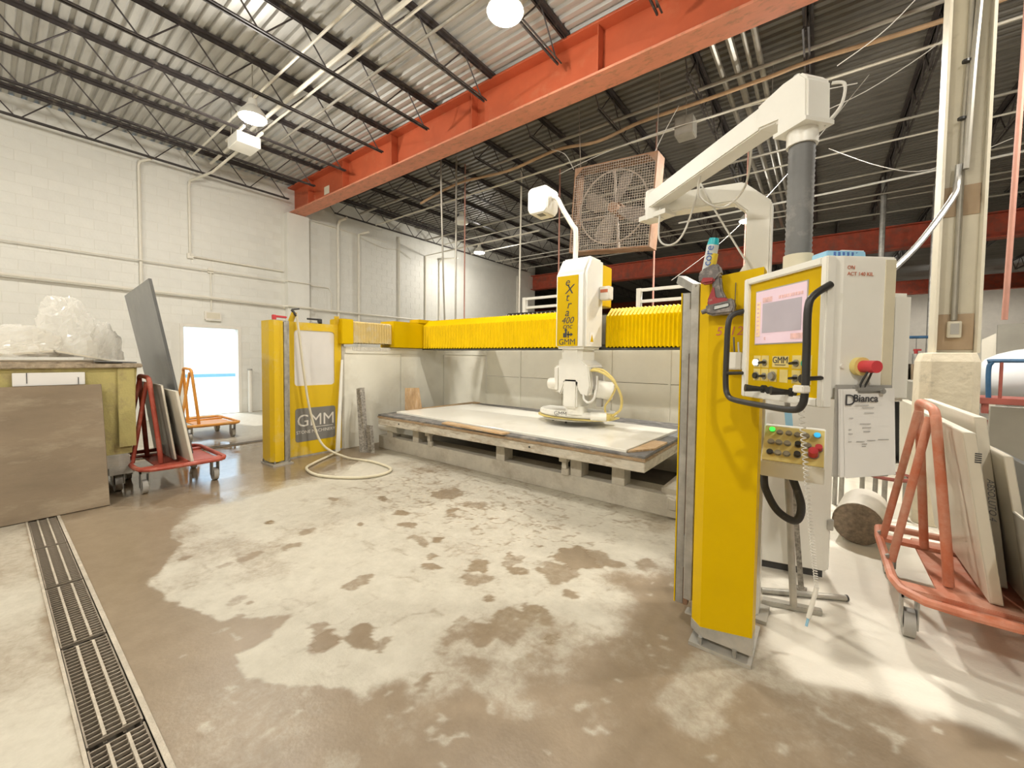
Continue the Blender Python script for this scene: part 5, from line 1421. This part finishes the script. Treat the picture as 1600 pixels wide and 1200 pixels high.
build('hub', MB().cyl(ctr + fy * 0.08, ctr + fy * 0.26, 0.09, 16), 'fan_frame', fn, smooth=True)
build('motor', MB().cyl(ctr + fy * 0.26, ctr + fy * 0.5, 0.13, 18), 'fan_frame', fn, smooth=True)
for k in range(4):
    a0 = R(70 + 90 * k)
    dirv = fx * math.cos(a0) + fz * math.sin(a0)
    tan = -fx * math.sin(a0) + fz * math.cos(a0)
    rings = []
    for (r_, w_, tw) in ((0.06, 0.07, 40), (0.18, 0.20, 34), (0.36, 0.30, 27), (0.52, 0.30, 22), (0.60, 0.22, 20)):
        cc_ = ctr + fy * 0.17 + dirv * r_
        wv = tan * math.cos(R(tw)) + fy * math.sin(R(tw))
        nv = tan * -math.sin(R(tw)) + fy * math.cos(R(tw))
        rings.append([cc_ - wv * w_ / 2 - nv * 0.004, cc_ + wv * w_ / 2 - nv * 0.004, cc_ + wv * w_ / 2 + nv * 0.004, cc_ - wv * w_ / 2 + nv * 0.004])
    build('blade', MB().loft(rings), 'fan_blade', fn, smooth=True)
build('motor_bar', MB().bar(ctr - fx * W_ + fy * 0.3 - fz * 0.1, ctr + fx * W_ + fy * 0.3 - fz * 0.05, 0.04, 0.03).bar(ctr - fz * W_ + fy * 0.3 + fx * 0.1, ctr + fz * W_ + fy * 0.3 - fx * 0.12, 0.04, 0.03, up=fy), 'fan_wire', fn)
for s in (-1, 1):
    build('corner_gusset', MB().prism([(s * (W_ - 0.02), W_ - 0.02), (s * (W_ - 0.17), W_ - 0.02), (s * (W_ - 0.02), W_ - 0.17)], lambda a, c: ctr + fx * a + fz * c - fy * 0.004, lambda a, c: ctr + fx * a + fz * c), 'fan_frame', fn)
    build('hanger', MB().cyl(ctr + fx * s * 0.7 + fz * W_ + fy * 0.1, Vector((ctr.x + s * 0.75, 6.9, 6.26)), 0.006, 6), 'fan_wire', fn)

# ================================================================== building column on its concrete pier
pier_p = [(0.74, 5.33), (0.80, 5.26), (1.07, 5.26), (1.13, 5.33), (1.13, 5.66), (1.07, 5.72), (0.80, 5.72), (0.74, 5.66)]
rg = lambda k, z: [Vector((0.935 + (x - 0.935) * k, 5.49 + (y - 5.49) * k, z)) for (x, y) in pier_p]
cl = thing('building_column', 'cream steel column on a chamfered concrete pier at the right', 'column', (0.935, 5.49, 0))
build('pier', MB().loft([rg(1.05, 0), rg(1.0, 0.9), rg(0.98, 1.52), rg(0.86, 1.60)]), 'post_concrete', cl, bevel=0.006, seg=1)
build('flange', MB().box(0.83, 0.85, 5.36, 5.62, 1.6, 5.47), 'column_paint', cl)
build('flange', MB().box(1.10, 1.12, 5.36, 5.62, 1.6, 5.47), 'column_paint', cl)
build('web', MB().box(0.85, 1.10, 5.48, 5.495, 1.6, 5.47), 'column_paint', cl)
tag(build('cardboard_sheet', MB().box(0.853, 1.097, 5.452, 5.462, 1.63, 1.96), 'cardboard'), 'brown cardboard sheet in the column recess just above the concrete pier', 'cardboard')
tag(build('cardboard_sheet', MB().box(0.853, 1.097, 5.462, 5.472, 2.86, 3.13), 'cardboard'), 'brown cardboard sheet higher up in the column recess', 'cardboard')
bpy.data.objects['cardboard_sheet'].location.y += 0.016
bpy.data.objects['cardboard_sheet.001'].location.y += 0.006
pcn = thing('column_conduit', 'grey conduit with outlet box running down the cream column', 'conduit', (0.97, 5.43, 1.7))
build('pipe', MB().tube([(0.985, 5.44, 5.4), (0.98, 5.44, 4.2), (0.965, 5.44, 3.6), (0.965, 5.44, 1.9)], 0.022, 10), 'conduit_grey', pcn, smooth=True)
build('outlet_box', MB().box(0.92, 1.01, 5.40, 5.448, 1.74, 1.89), 'column_paint', pcn, bevel=0.005)
build('outlet_face', MB().box(0.938, 0.992, 5.395, 5.40, 1.77, 1.87), 'grey_plastic', pcn)
bnd = thing('cable_bundle', 'dark taped cable bundle on the upper part of the cream column', 'cable', (0.95, 5.4, 3.2))
build('bundle', MB().tube(smoothline([(1.03, 5.39, 5.45), (1.02, 5.39, 4.8), (1.0, 5.39, 4.2), (0.99, 5.39, 3.7), (0.98, 5.39, 3.25)], 5), 0.024, 8), 'conduit_grey', bnd, smooth=True)
build('grey_sleeve', MB().tube(smoothline([(0.94, 5.39, 3.3), (0.93, 5.38, 3.12), (0.88, 5.22, 2.96), (0.62, 4.75, 2.50), (0.34, 4.2, 2.12), (0.2, 3.95, 1.9)], 6), 0.024, 8), 'galvanised', bnd, smooth=True)
build('tie', MB().cyl((0.945, 5.40, 3.7), (0.946, 5.40, 3.72), 0.03, 8).cyl((0.955, 5.40, 4.2), (0.956, 5.40, 4.22), 0.03, 8), 'black_plastic', bnd)
conduit('red_pipe', 'thin pink pipe drop right of the cream column', [(1.44, 6.0, 6.2), (1.43, 6.0, 4.4), (1.40, 6.0, 1.93)], 0.022, 'rope_pink', 'pipe', None)
conduit('steel_post', 'slender grey double post far behind the console cabinet', [(1.15, 14.0, 6.2), (1.15, 14.0, 0)], 0.06, 'galvanised', 'post', None)
conduit('steel_post', 'slender grey post left of the concrete pier, far back', [(2.08, 14.0, 5.9), (2.08, 14.0, 0)], 0.05, 'galvanised', 'post', None)

# ================================================================== slab carts
def make_cart(label, loc, rz, mat, topmat):
    c = thing('slab_cart', label, 'cart', loc, 'slab carts', rot=(0, 0, rz))
    lo = [(-0.27, 0.52), (-0.285, 0.30), (-0.285, -0.38), (-0.26, -0.50), (-0.18, -0.58), (-0.05, -0.60), (0.40, -0.60), (0.47, -0.56), (0.50, -0.48), (0.50, 0.40), (0.47, 0.50), (0.40, 0.54), (-0.20, 0.56)]
    build('deck_loop', MB().tube([(x, y, 0.28) for x, y in lo], 0.024, 8, closed=True), topmat, c, smooth=True)
    for y in (-0.42, 0.34):
        build('deck_beam', MB().box(-0.27, 0.48, y - 0.05, y + 0.05, 0.255, 0.28), mat, c, bevel=0.004)
    build('deck_tray', MB().box(-0.10, 0.46, -0.54, 0.5, 0.245, 0.258), mat, c)
    u = [(-0.045, -0.26, 0.27), (-0.06, -0.25, 0.5), (-0.105, -0.17, 1.12), (-0.11, -0.15, 1.20), (-0.115, -0.10, 1.24), (-0.12, 0.10, 1.25), (-0.12, 0.22, 1.25), (-0.12, 0.27, 1.235), (-0.115, 0.30, 1.19), (-0.11, 0.30, 1.1), (-0.06, 0.30, 0.27)]
    build('upright_frame', MB().tube(smoothline(u, 4), 0.024, 10), mat, c, smooth=True)
    for (yf, yt) in ((-0.13, -0.10), (0.30, 0.26)):
        br_ = build('brace', MB().cyl((-0.265, yf, 0.29), (-0.125, yt, 1.19), 0.021, 10), mat, c, smooth=True)
        build('brace_bolt', MB().cyl((-0.265, yf, 0.29), (-0.285, yf, 0.325), 0.014, 8), 'galvanised', br_)
    for (x, y) in ((-0.22, -0.42), (-0.22, 0.40), (0.42, -0.42), (0.42, 0.40)):
        w = build('caster', MB().box(x - 0.035, x - 0.028, y - 0.05, y + 0.05, 0.06, 0.245).box(x + 0.028, x + 0.035, y - 0.05, y + 0.05, 0.06, 0.245).box(x - 0.035, x + 0.035, y - 0.05, y + 0.05, 0.225, 0.245), 'galvanised', c)
        build('wheel', MB().cyl((x - 0.024, y, 0.075), (x + 0.024, y, 0.075), 0.075, 18), 'grey_plastic', w, smooth=True)
    return c


def lean_slab(name, label, cat, y0, y1, zb, zt, xb, xt, th, mat, emat=None, group=None, flip=False, off=(0, 0), top_far=None):
    """slab with its long side along y (or along -x when flip), foot at xb on height zb, top at xt on zt"""
    m = (lambda x, y, z: (-y + off[0], x + off[1], z)) if flip else (lambda x, y, z: (x + off[0], y + off[1], z))
    zf = zt if top_far is None else top_far
    xf = xb + (xt - xb) * (zf - zb) / (zt - zb)
    o = thing(name, label, cat, m((xb + xt) / 2, (y0 + y1) / 2, zb), group)
    vs = [m(xb, y0, zb), m(xb + th, y0, zb), m(xb + th, y1, zb), m(xb, y1, zb), m(xt, y0, zt), m(xt + th, y0, zt), m(xf + th, y1, zf), m(xf, y1, zf)]
    build('slab', MB().add(vs, [(0, 3, 2, 1), (4, 5, 6, 7), (0, 1, 5, 4), (1, 2, 6, 5), (2, 3, 7, 6), (3, 0, 4, 7)]), mat, o, bevel=0.003, seg=1)
    if emat:
        e = 0.0015
        vs = [m(xb + 0.004, y0 - e, zb + 0.01), m(xb + th - 0.004, y0 - e, zb + 0.01), m(xt + th - 0.004, y0 - e, zt - 0.005), m(xt + 0.004, y0 - e, zt - 0.005)]
        vt = [m(xt + 0.004, y0 + .004, zt + e), m(xt + th - 0.004, y0 + .004, zt + e), m(xf + th - 0.004, y1 - .004, zf + e), m(xf + 0.004, y1 - .004, zf + e)]
        build('cut_edge', MB().add(vs + vt, [(0, 1, 2, 3), (4, 5, 6, 7)]), emat, o)
    return o


make_cart('orange slab cart with loaded slabs in the right foreground', (0.65, 3.5, 0), 0, 'cart_orange', 'cart_orange')
SG = 'slabs on the right orange cart'
sA_ = lean_slab('stone_slab', 'cream slab with handwriting on its edge, leaning nearest the orange cart frame', 'slab', 3.10, 4.35, 0.285, 1.15, 0.725, 0.60, 0.05, 'slab_cream', 'slab_edge', SG)
text('marker_writing', 'ABSOLUTO 4', 0.036, 'ink', sA_, (0.712, 3.097, 0.82), (0.08, 0, -1), (1, 0, 0.08), shear=0.3, extrude=0.0003)
bc_ = MB()
for k in range(5):
    bc_.box(0.648, 0.672, 3.096, 3.0975, 1.0 + k * 0.011, 1.006 + k * 0.011)
build('label_bars', bc_, 'ink', sA_)
lean_slab('stone_slab', 'long cream slab rising highest behind the handwritten one on the orange cart', 'slab', 3.36, 4.75, 0.285, 1.21, 0.80, 0.69, 0.05, 'slab_cream', 'slab_edge', SG)
lean_slab('stone_slab', 'shorter cream slab third from the orange cart frame', 'slab', 3.16, 3.9, 0.285, 1.04, 0.872, 0.757, 0.035, 'slab_cream', 'slab_edge', SG)
lean_slab('stone_slab', 'small cream slab at the near end of the orange cart, lowest of them', 'slab', 2.70, 3.13, 0.285, 0.77, 0.855, 0.79, 0.016, 'slab_grey', 'slab_edge', SG)
lean_slab('stone_slab', 'dark grey slab behind the cream ones at the right edge', 'slab', 2.85, 4.1, 0.285, 0.95, 1.02, 0.92, 0.03, 'slab_dark', None, SG)
lean_slab('stone_slab', 'plain grey slab on edge behind the orange cart at the right edge', 'slab', -2.3, -1.03, 0.0, 1.19, 4.70, 4.60, 0.03, 'slab_grey', None, None, flip=True)

make_cart('red slab cart beside the yellow bin at the left', (-6.2, 1.24, 0), math.pi / 2, 'cart_red', 'cart_red')
LG = 'slabs on the left red cart'
lean_slab('stone_slab', 'pale slab with bright edges leaning on the left red cart', 'slab', 5.68, 6.78, 0.285, 1.10, 1.405, 1.275, 0.03, 'slab_cream', 'slab_edge', LG, flip=True)
lean_slab('stone_slab', 'grey beige slab between the red cart frame and the pale slab', 'slab', 5.92, 6.85, 0.285, 1.16, 1.31, 1.20, 0.025, 'slab_grey', 'slab_edge', LG, flip=True)
lean_slab('stone_slab', 'tall dark grey slab standing high above the left red cart', 'slab', 6.15, 7.55, 0.285, 2.38, 1.52, 1.16, 0.03, 'slab_dark', None, LG, flip=True, top_far=2.30)
make_cart('sunlit orange yellow slab cart by the doorway behind the red cart', (-9.0, 2.33, 0), math.pi / 2, 'cart_yellow', 'cart_yellow')

# ================================================================== wheeled bin and the stone sheet against it
du = thing('wheeled_bin', 'large dirty yellow steel bin on casters at the left edge', 'bin', (-6.8, 0.0, 0))
ring4 = lambda x0, x1, y0, y1, z: [Vector((x0, y0, z)), Vector((x1, y0, z)), Vector((x1, y1, z)), Vector((x0, y1, z))]
build('tub', MB().loft([ring4(-7.6, -6.03, -1.3, 0.97, 0.42), ring4(-7.65, -6.0, -1.35, 1.02, 1.37)]), 'dumpster_yellow', du)
build('rim', MB().box(-7.7, -5.96, -1.4, 1.06, 1.36, 1.405), 'dumpster_rim', du, bevel=0.008)
build('contents', MB().box(-7.55, -6.1, -1.25, 0.92, 1.405, 1.425), 'dumpster_rim', du)
build('skid', MB().box(-7.55, -6.02, -1.25, 0.95, 0.26, 0.42), 'steel_dusty', du, bevel=0.01)
build('skid_beam', MB().box(-7.5, -6.0, 0.78, 0.98, 0.20, 0.28), 'steel_dusty', du)
build('corner_rib', MB().box(-6.005, -5.985, 0.86, 1.0, 0.5, 1.36), 'dumpster_yellow', du, bevel=0.004)
for (x, y) in ((-6.12, 0.86), (-7.35, 0.86), (-6.12, -1.1), (-7.35, -1.1)):
    cs_ = build('caster', MB().box(x - 0.06, x + 0.06, y - 0.05, y - 0.04, 0.08, 0.21).box(x - 0.06, x + 0.06, y + 0.04, y + 0.05, 0.08, 0.21).box(x - 0.07, x + 0.07, y - 0.06, y + 0.06, 0.19, 0.2), 'galvanised', du)
    build('wheel', MB().cyl((x, y - 0.03, 0.1), (x, y + 0.03, 0.1), 0.1, 20), 'grey_plastic', cs_, smooth=True)
bs_ = thing('stone_sheet', 'large mottled brown stone sheet leaning against the yellow bin', 'slab', (-5.7, 0, 0))
build('sheet', MB().add([(-5.60, -1.2, 0.0), (-5.575, -1.2, 0.008), (-5.575, 0.725, 0.008), (-5.60, 0.725, 0.0), (-5.95, -1.2, 1.19), (-5.925, -1.2, 1.195), (-5.93, 0.73, 1.195), (-5.955, 0.73, 1.19)],
      [(0, 3, 2, 1), (4, 5, 6, 7), (0, 1, 5, 4), (1, 2, 6, 5), (2, 3, 7, 6), (3, 0, 4, 7)]), 'slab_brown', bs_, bevel=0.002, seg=1)
build('cut_edge', MB().add([(-5.574, 0.726, 0.012), (-5.60, 0.726, 0.004), (-5.953, 0.731, 1.186), (-5.93, 0.731, 1.192)], [(0, 1, 2, 3)]), 'slab_edge', bs_)
wb = thing('taped_board', 'small white board strapped to the front of the yellow bin', 'board', (-5.98, 0.38, 1.2))
build('board', MB().box(-5.998, -5.978, 0.15, 0.62, 1.195, 1.32), 'paper_white', wb, bevel=0.003)
build('strap', MB().box(-5.977, -5.974, 0.235, 0.24, 1.22, 1.32).box(-5.977, -5.974, 0.57, 0.575, 1.2, 1.27), 'ink', wb)

# crumpled film and scrap boards heaped on the bin
pf = thing('plastic_film', 'crumpled heap of clear plastic film on top of the yellow bin', 'plastic film', (-6.7, 0.4, 1.45))


def crumple(c, size, seed, ns=44, nr=22, amp=0.16):
    c = Vector(c)
    vs, fs = [], []
    for j in range(nr + 1):
        ph = math.pi * 0.5 * j / nr
        for i in range(ns):
            th = 2 * math.pi * i / ns
            dv = Vector((math.cos(th) * math.cos(ph), math.sin(th) * math.cos(ph), math.sin(ph)))
            q = dv * 2.1 + Vector((seed, seed * 2.3, 0))
            n1 = noise.noise(q)
            n2 = 1 - abs(noise.noise(q * 2.2)) * 2.0
            n3 = 1 - abs(noise.noise(q * 5.1)) * 2.0
            r_ = 1 + 0.34 * n1 + amp * n2 * 0.6 + amp * 0.45 * n3
            p = Vector((dv.x * size[0], dv.y * size[1], dv.z * size[2])) * max(0.35, r_)
            vs.append(c + p)
    for j in range(nr):
        for i in range(ns):
            a, b_ = j * ns + i, j * ns + (i + 1) % ns
            fs.append((a, b_, b_ + ns, a + ns))
    build('film_fold', MB().add(vs, fs), 'film', pf)


crumple((-6.75, 0.58, 1.47), (0.42, 0.30, 0.55), 3.1)
crumple((-6.7, 0.20, 1.47), (0.5, 0.36, 0.30), 8.4)
crumple((-6.6, 0.84, 1.44), (0.30, 0.14, 0.36), 5.7)
crumple((-6.6, -0.45, 1.45), (0.5, 0.5, 0.22), 1.9)
for (pts, h, lab, m) in (
        ([(-6.15, -0.3, 1.43), (-6.12, 0.42, 1.52), (-6.5, 0.42, 1.53), (-6.5, -0.3, 1.44)], 0.02, 'pale scrap board tilted under the film on the left part of the bin', 'slab_cream'),
        ([(-6.08, 0.44, 1.52), (-6.05, 0.82, 1.43), (-6.4, 0.82, 1.43), (-6.4, 0.44, 1.53)], 0.018, 'grey scrap board sloping down right under the film on the bin', 'slab_cream'),
        ([(-6.02, 0.70, 1.425), (-6.0, 1.02, 1.41), (-6.12, 1.02, 1.41), (-6.12, 0.70, 1.425)], 0.012, 'dark scrap sliver on the right rim of the bin', 'slab_dark')):
    p = [Vector(q) for q in pts]
    tag(build('scrap_board', MB().loft([p, [q + Vector((0, 0, h)) for q in p]]), m), lab, 'board', 'scrap boards in the bin')

# ================================================================== background right
tk = thing('storage_tank', 'large white horizontal tank behind the pier at the right edge', 'tank', (2.55, 8.2, 0))
rings = []
for k in range(15):
    a = -math.pi / 2 + math.pi * k / 14
    rings.append([Vector((2.55 + 0.86 * math.sin(a), 8.2 + 0.5 * max(0.02, math.cos(a) ** 0.6) * math.cos(t * math.pi / 14), 1.30 + 0.44 * max(0.02, math.cos(a) ** 0.6) * math.sin(t * math.pi / 14))) for t in range(28)])
build('shell', MB().loft(rings), 'tank_white', tk, smooth=True)
for x in (2.2, 2.9):
    build('saddle', MB().box(x - 0.06, x + 0.06, 7.9, 8.5, 0, 1.0), 'steel_dusty', tk)
rk = thing('tube_cart', 'blue and red tubular cart frame in front of the white tank', 'cart', (2.0, 7.1, 0))
build('blue_hoop', MB().tube(smoothline([(1.545, 7.0, 1.1), (1.535, 7.0, 1.42), (1.555, 7.0, 1.51), (1.62, 7.0, 1.535), (2.6, 7.0, 1.54)], 5), 0.022, 8), 'rack_blue', rk, smooth=True)
for x in (1.63, 2.3):
    build('red_upright', MB().cyl((x, 7.0, 1.08), (x, 7.0, 1.53), 0.015, 8), 'rack_red', rk, smooth=True)
build('red_deck', MB().box(1.47, 2.6, 6.95, 7.5, 1.04, 1.11), 'rack_red', rk, bevel=0.006)
for x in (1.52, 2.55):
    build('leg', MB().box(x - 0.025, x + 0.025, 6.97, 7.02, 0, 1.04).box(x - 0.025, x + 0.025, 7.44, 7.49, 0, 1.04), 'rack_red', rk)
build('lower_tray', MB().box(1.47, 2.6, 6.95, 7.5, 0.86, 0.93), 'galvanised', rk)
BG_ = 'slabs stored in the background'
for (x0, y, w_, h, m, lab, dx) in (
        (0.80, 8.2, 0.05, 1.78, 'slab_dark', 'dark tall slab on edge far behind the console cabinet', 0.03),
        (0.93, 8.0, 0.06, 1.62, 'slab_grey', 'narrow grey slab on edge left of the pier, tallest of three', 0.05),
        (1.02, 7.9, 0.05, 1.48, 'slab_brown', 'narrow brown slab on edge left of the pier, behind the grey ones', 0.05),
        (0.92, 7.0, 0.13, 1.26, 'slab_grey', 'grey slab with flat top left of the pier', 0.08),
        (0.84, 6.4, 0.08, 1.02, 'slab_cream', 'low pale slab left of the pier behind the orange cart', 0.03)):
    o = thing('stored_slab', lab, 'slab', (x0, y, 0), BG_)
    build('slab', MB().add([(x0 + dx, y, 0), (x0 + dx + w_, y, 0), (x0 + dx + w_, y + 0.9, 0), (x0 + dx, y + 0.9, 0), (x0, y, h), (x0 + w_, y, h), (x0 + w_, y + 0.9, h), (x0, y + 0.9, h)],
          [(0, 3, 2, 1), (4, 5, 6, 7), (0, 1, 5, 4), (1, 2, 6, 5), (2, 3, 7, 6), (3, 0, 4, 7)]), m, o)
for (x0, x1, y, h, m, lab) in (
        (1.80, 1.98, 9.2, 2.03, 'slab_grey', 'greenish grey slab standing right of the pier far back'),
        (2.02, 2.22, 9.6, 1.98, 'slab_cream', 'white slab standing beside the greenish one far back'),
        (2.5, 3.9, 11.0, 2.3, 'slab_grey', 'wide grey slab far back at the right edge')):
    o = thing('stored_slab', lab, 'slab', ((x0 + x1) / 2, y, 0), BG_)
    build('slab', MB().add([(x0, y, 0), (x1, y, 0), (x1, y + 0.03, 0), (x0, y + 0.03, 0), (x0 + 0.05, y + 0.25, h - 0.1), (x1, y + 0.25, h), (x1, y + 0.28, h), (x0 + 0.05, y + 0.28, h - 0.1)],
          [(0, 3, 2, 1), (4, 5, 6, 7), (0, 1, 5, 4), (1, 2, 6, 5), (2, 3, 7, 6), (3, 0, 4, 7)]), m, o)
pr_ = thing('pipe_rack', 'dark blue horizontal pipe rack far behind the pier', 'rack', (1.6, 12, 0))
build('rail', MB().cyl((1.15, 12, 2.03), (2.3, 12, 2.03), 0.03, 8), 'rack_blue', pr_, smooth=True)
for x in (1.18, 2.25):
    build('post', MB().cyl((x, 12, 0), (x, 12, 2.03), 0.03, 8), 'rack_blue', pr_, smooth=True)
fe = thing('fire_extinguisher', 'small red and silver fire extinguisher hung from the blue pipe rack', 'extinguisher', (1.6, 12, 1.45))
build('cylinder', MB().cyl((1.6, 12, 1.45), (1.6, 12, 1.68), 0.055, 14), 'galvanised', fe, smooth=True)
build('valve', MB().cyl((1.6, 12, 1.68), (1.6, 12, 1.76), 0.03, 10).box(1.56, 1.68, 11.98, 12.02, 1.74, 1.78), 'extinguisher_red', fe)
build('hook_wire', MB().cyl((1.6, 12, 1.76), (1.6, 12, 2.03), 0.005, 5), 'wire_dark', fe)
sg = thing('warning_sign', 'small white sign with red ring on a dark board behind the console', 'sign', (1.02, 9.4, 1.5))
build('board', MB().box(0.88, 1.16, 9.4, 9.43, 0, 1.98), 'slab_dark', sg)
build('face', MB().box(0.93, 1.12, 9.392, 9.4, 1.60, 1.88), 'paper_white', sg)
build('ring', MB().tube([Vector((1.025 + 0.06 * math.cos(a * math.pi / 10), 9.39, 1.76 + 0.06 * math.sin(a * math.pi / 10))) for a in range(20)], 0.01, 6, closed=True), 'sign_red', sg)
dm = thing('core_drum', 'pale drum lying on the floor behind the cabinet, its rusty end facing forward', 'drum', (0.30, 4.6, 0))
ad = Vector((0.15, 1, 0)).normalized()
c0 = Vector((0.285, 4.36, 0.17))
build('side', MB().cyl(c0, c0 + ad * 0.55, 0.17, 28), 'drum_side', dm, smooth=True)
build('end_disc', MB().cyl(c0 - ad * 0.006, c0, 0.155, 28), 'drum_end', dm)
build('rim', MB().tube([c0 + (Vector((ad.y, -ad.x, 0)) * math.cos(a * math.pi / 14) + Vector((0, 0, 1)) * math.sin(a * math.pi / 14)) * 0.16 for a in range(28)], 0.008, 6, closed=True), 'drum_end', dm, smooth=True)
pj_ = thing('pallet_jack', 'rusty red ring framed wheel carts crowded behind the drum', 'cart', (0.5, 5.6, 0))
for (x, y) in ((0.25, 5.3), (0.56, 5.25)):
    build('ring_frame', MB().tube([Vector((x + 0.16 * math.cos(a * math.pi / 10), y + 0.16 * math.sin(a * math.pi / 10), 0.42)) for a in range(20)], 0.018, 6, closed=True), 'rack_red', pj_, smooth=True)
    for a in (0.6, 2.2, 4.4):
        build('leg', MB().cyl((x + 0.15 * math.cos(a), y + 0.15 * math.sin(a), 0), (x + 0.15 * math.cos(a), y + 0.15 * math.sin(a), 0.42), 0.02, 8), 'galvanised', pj_, smooth=True)
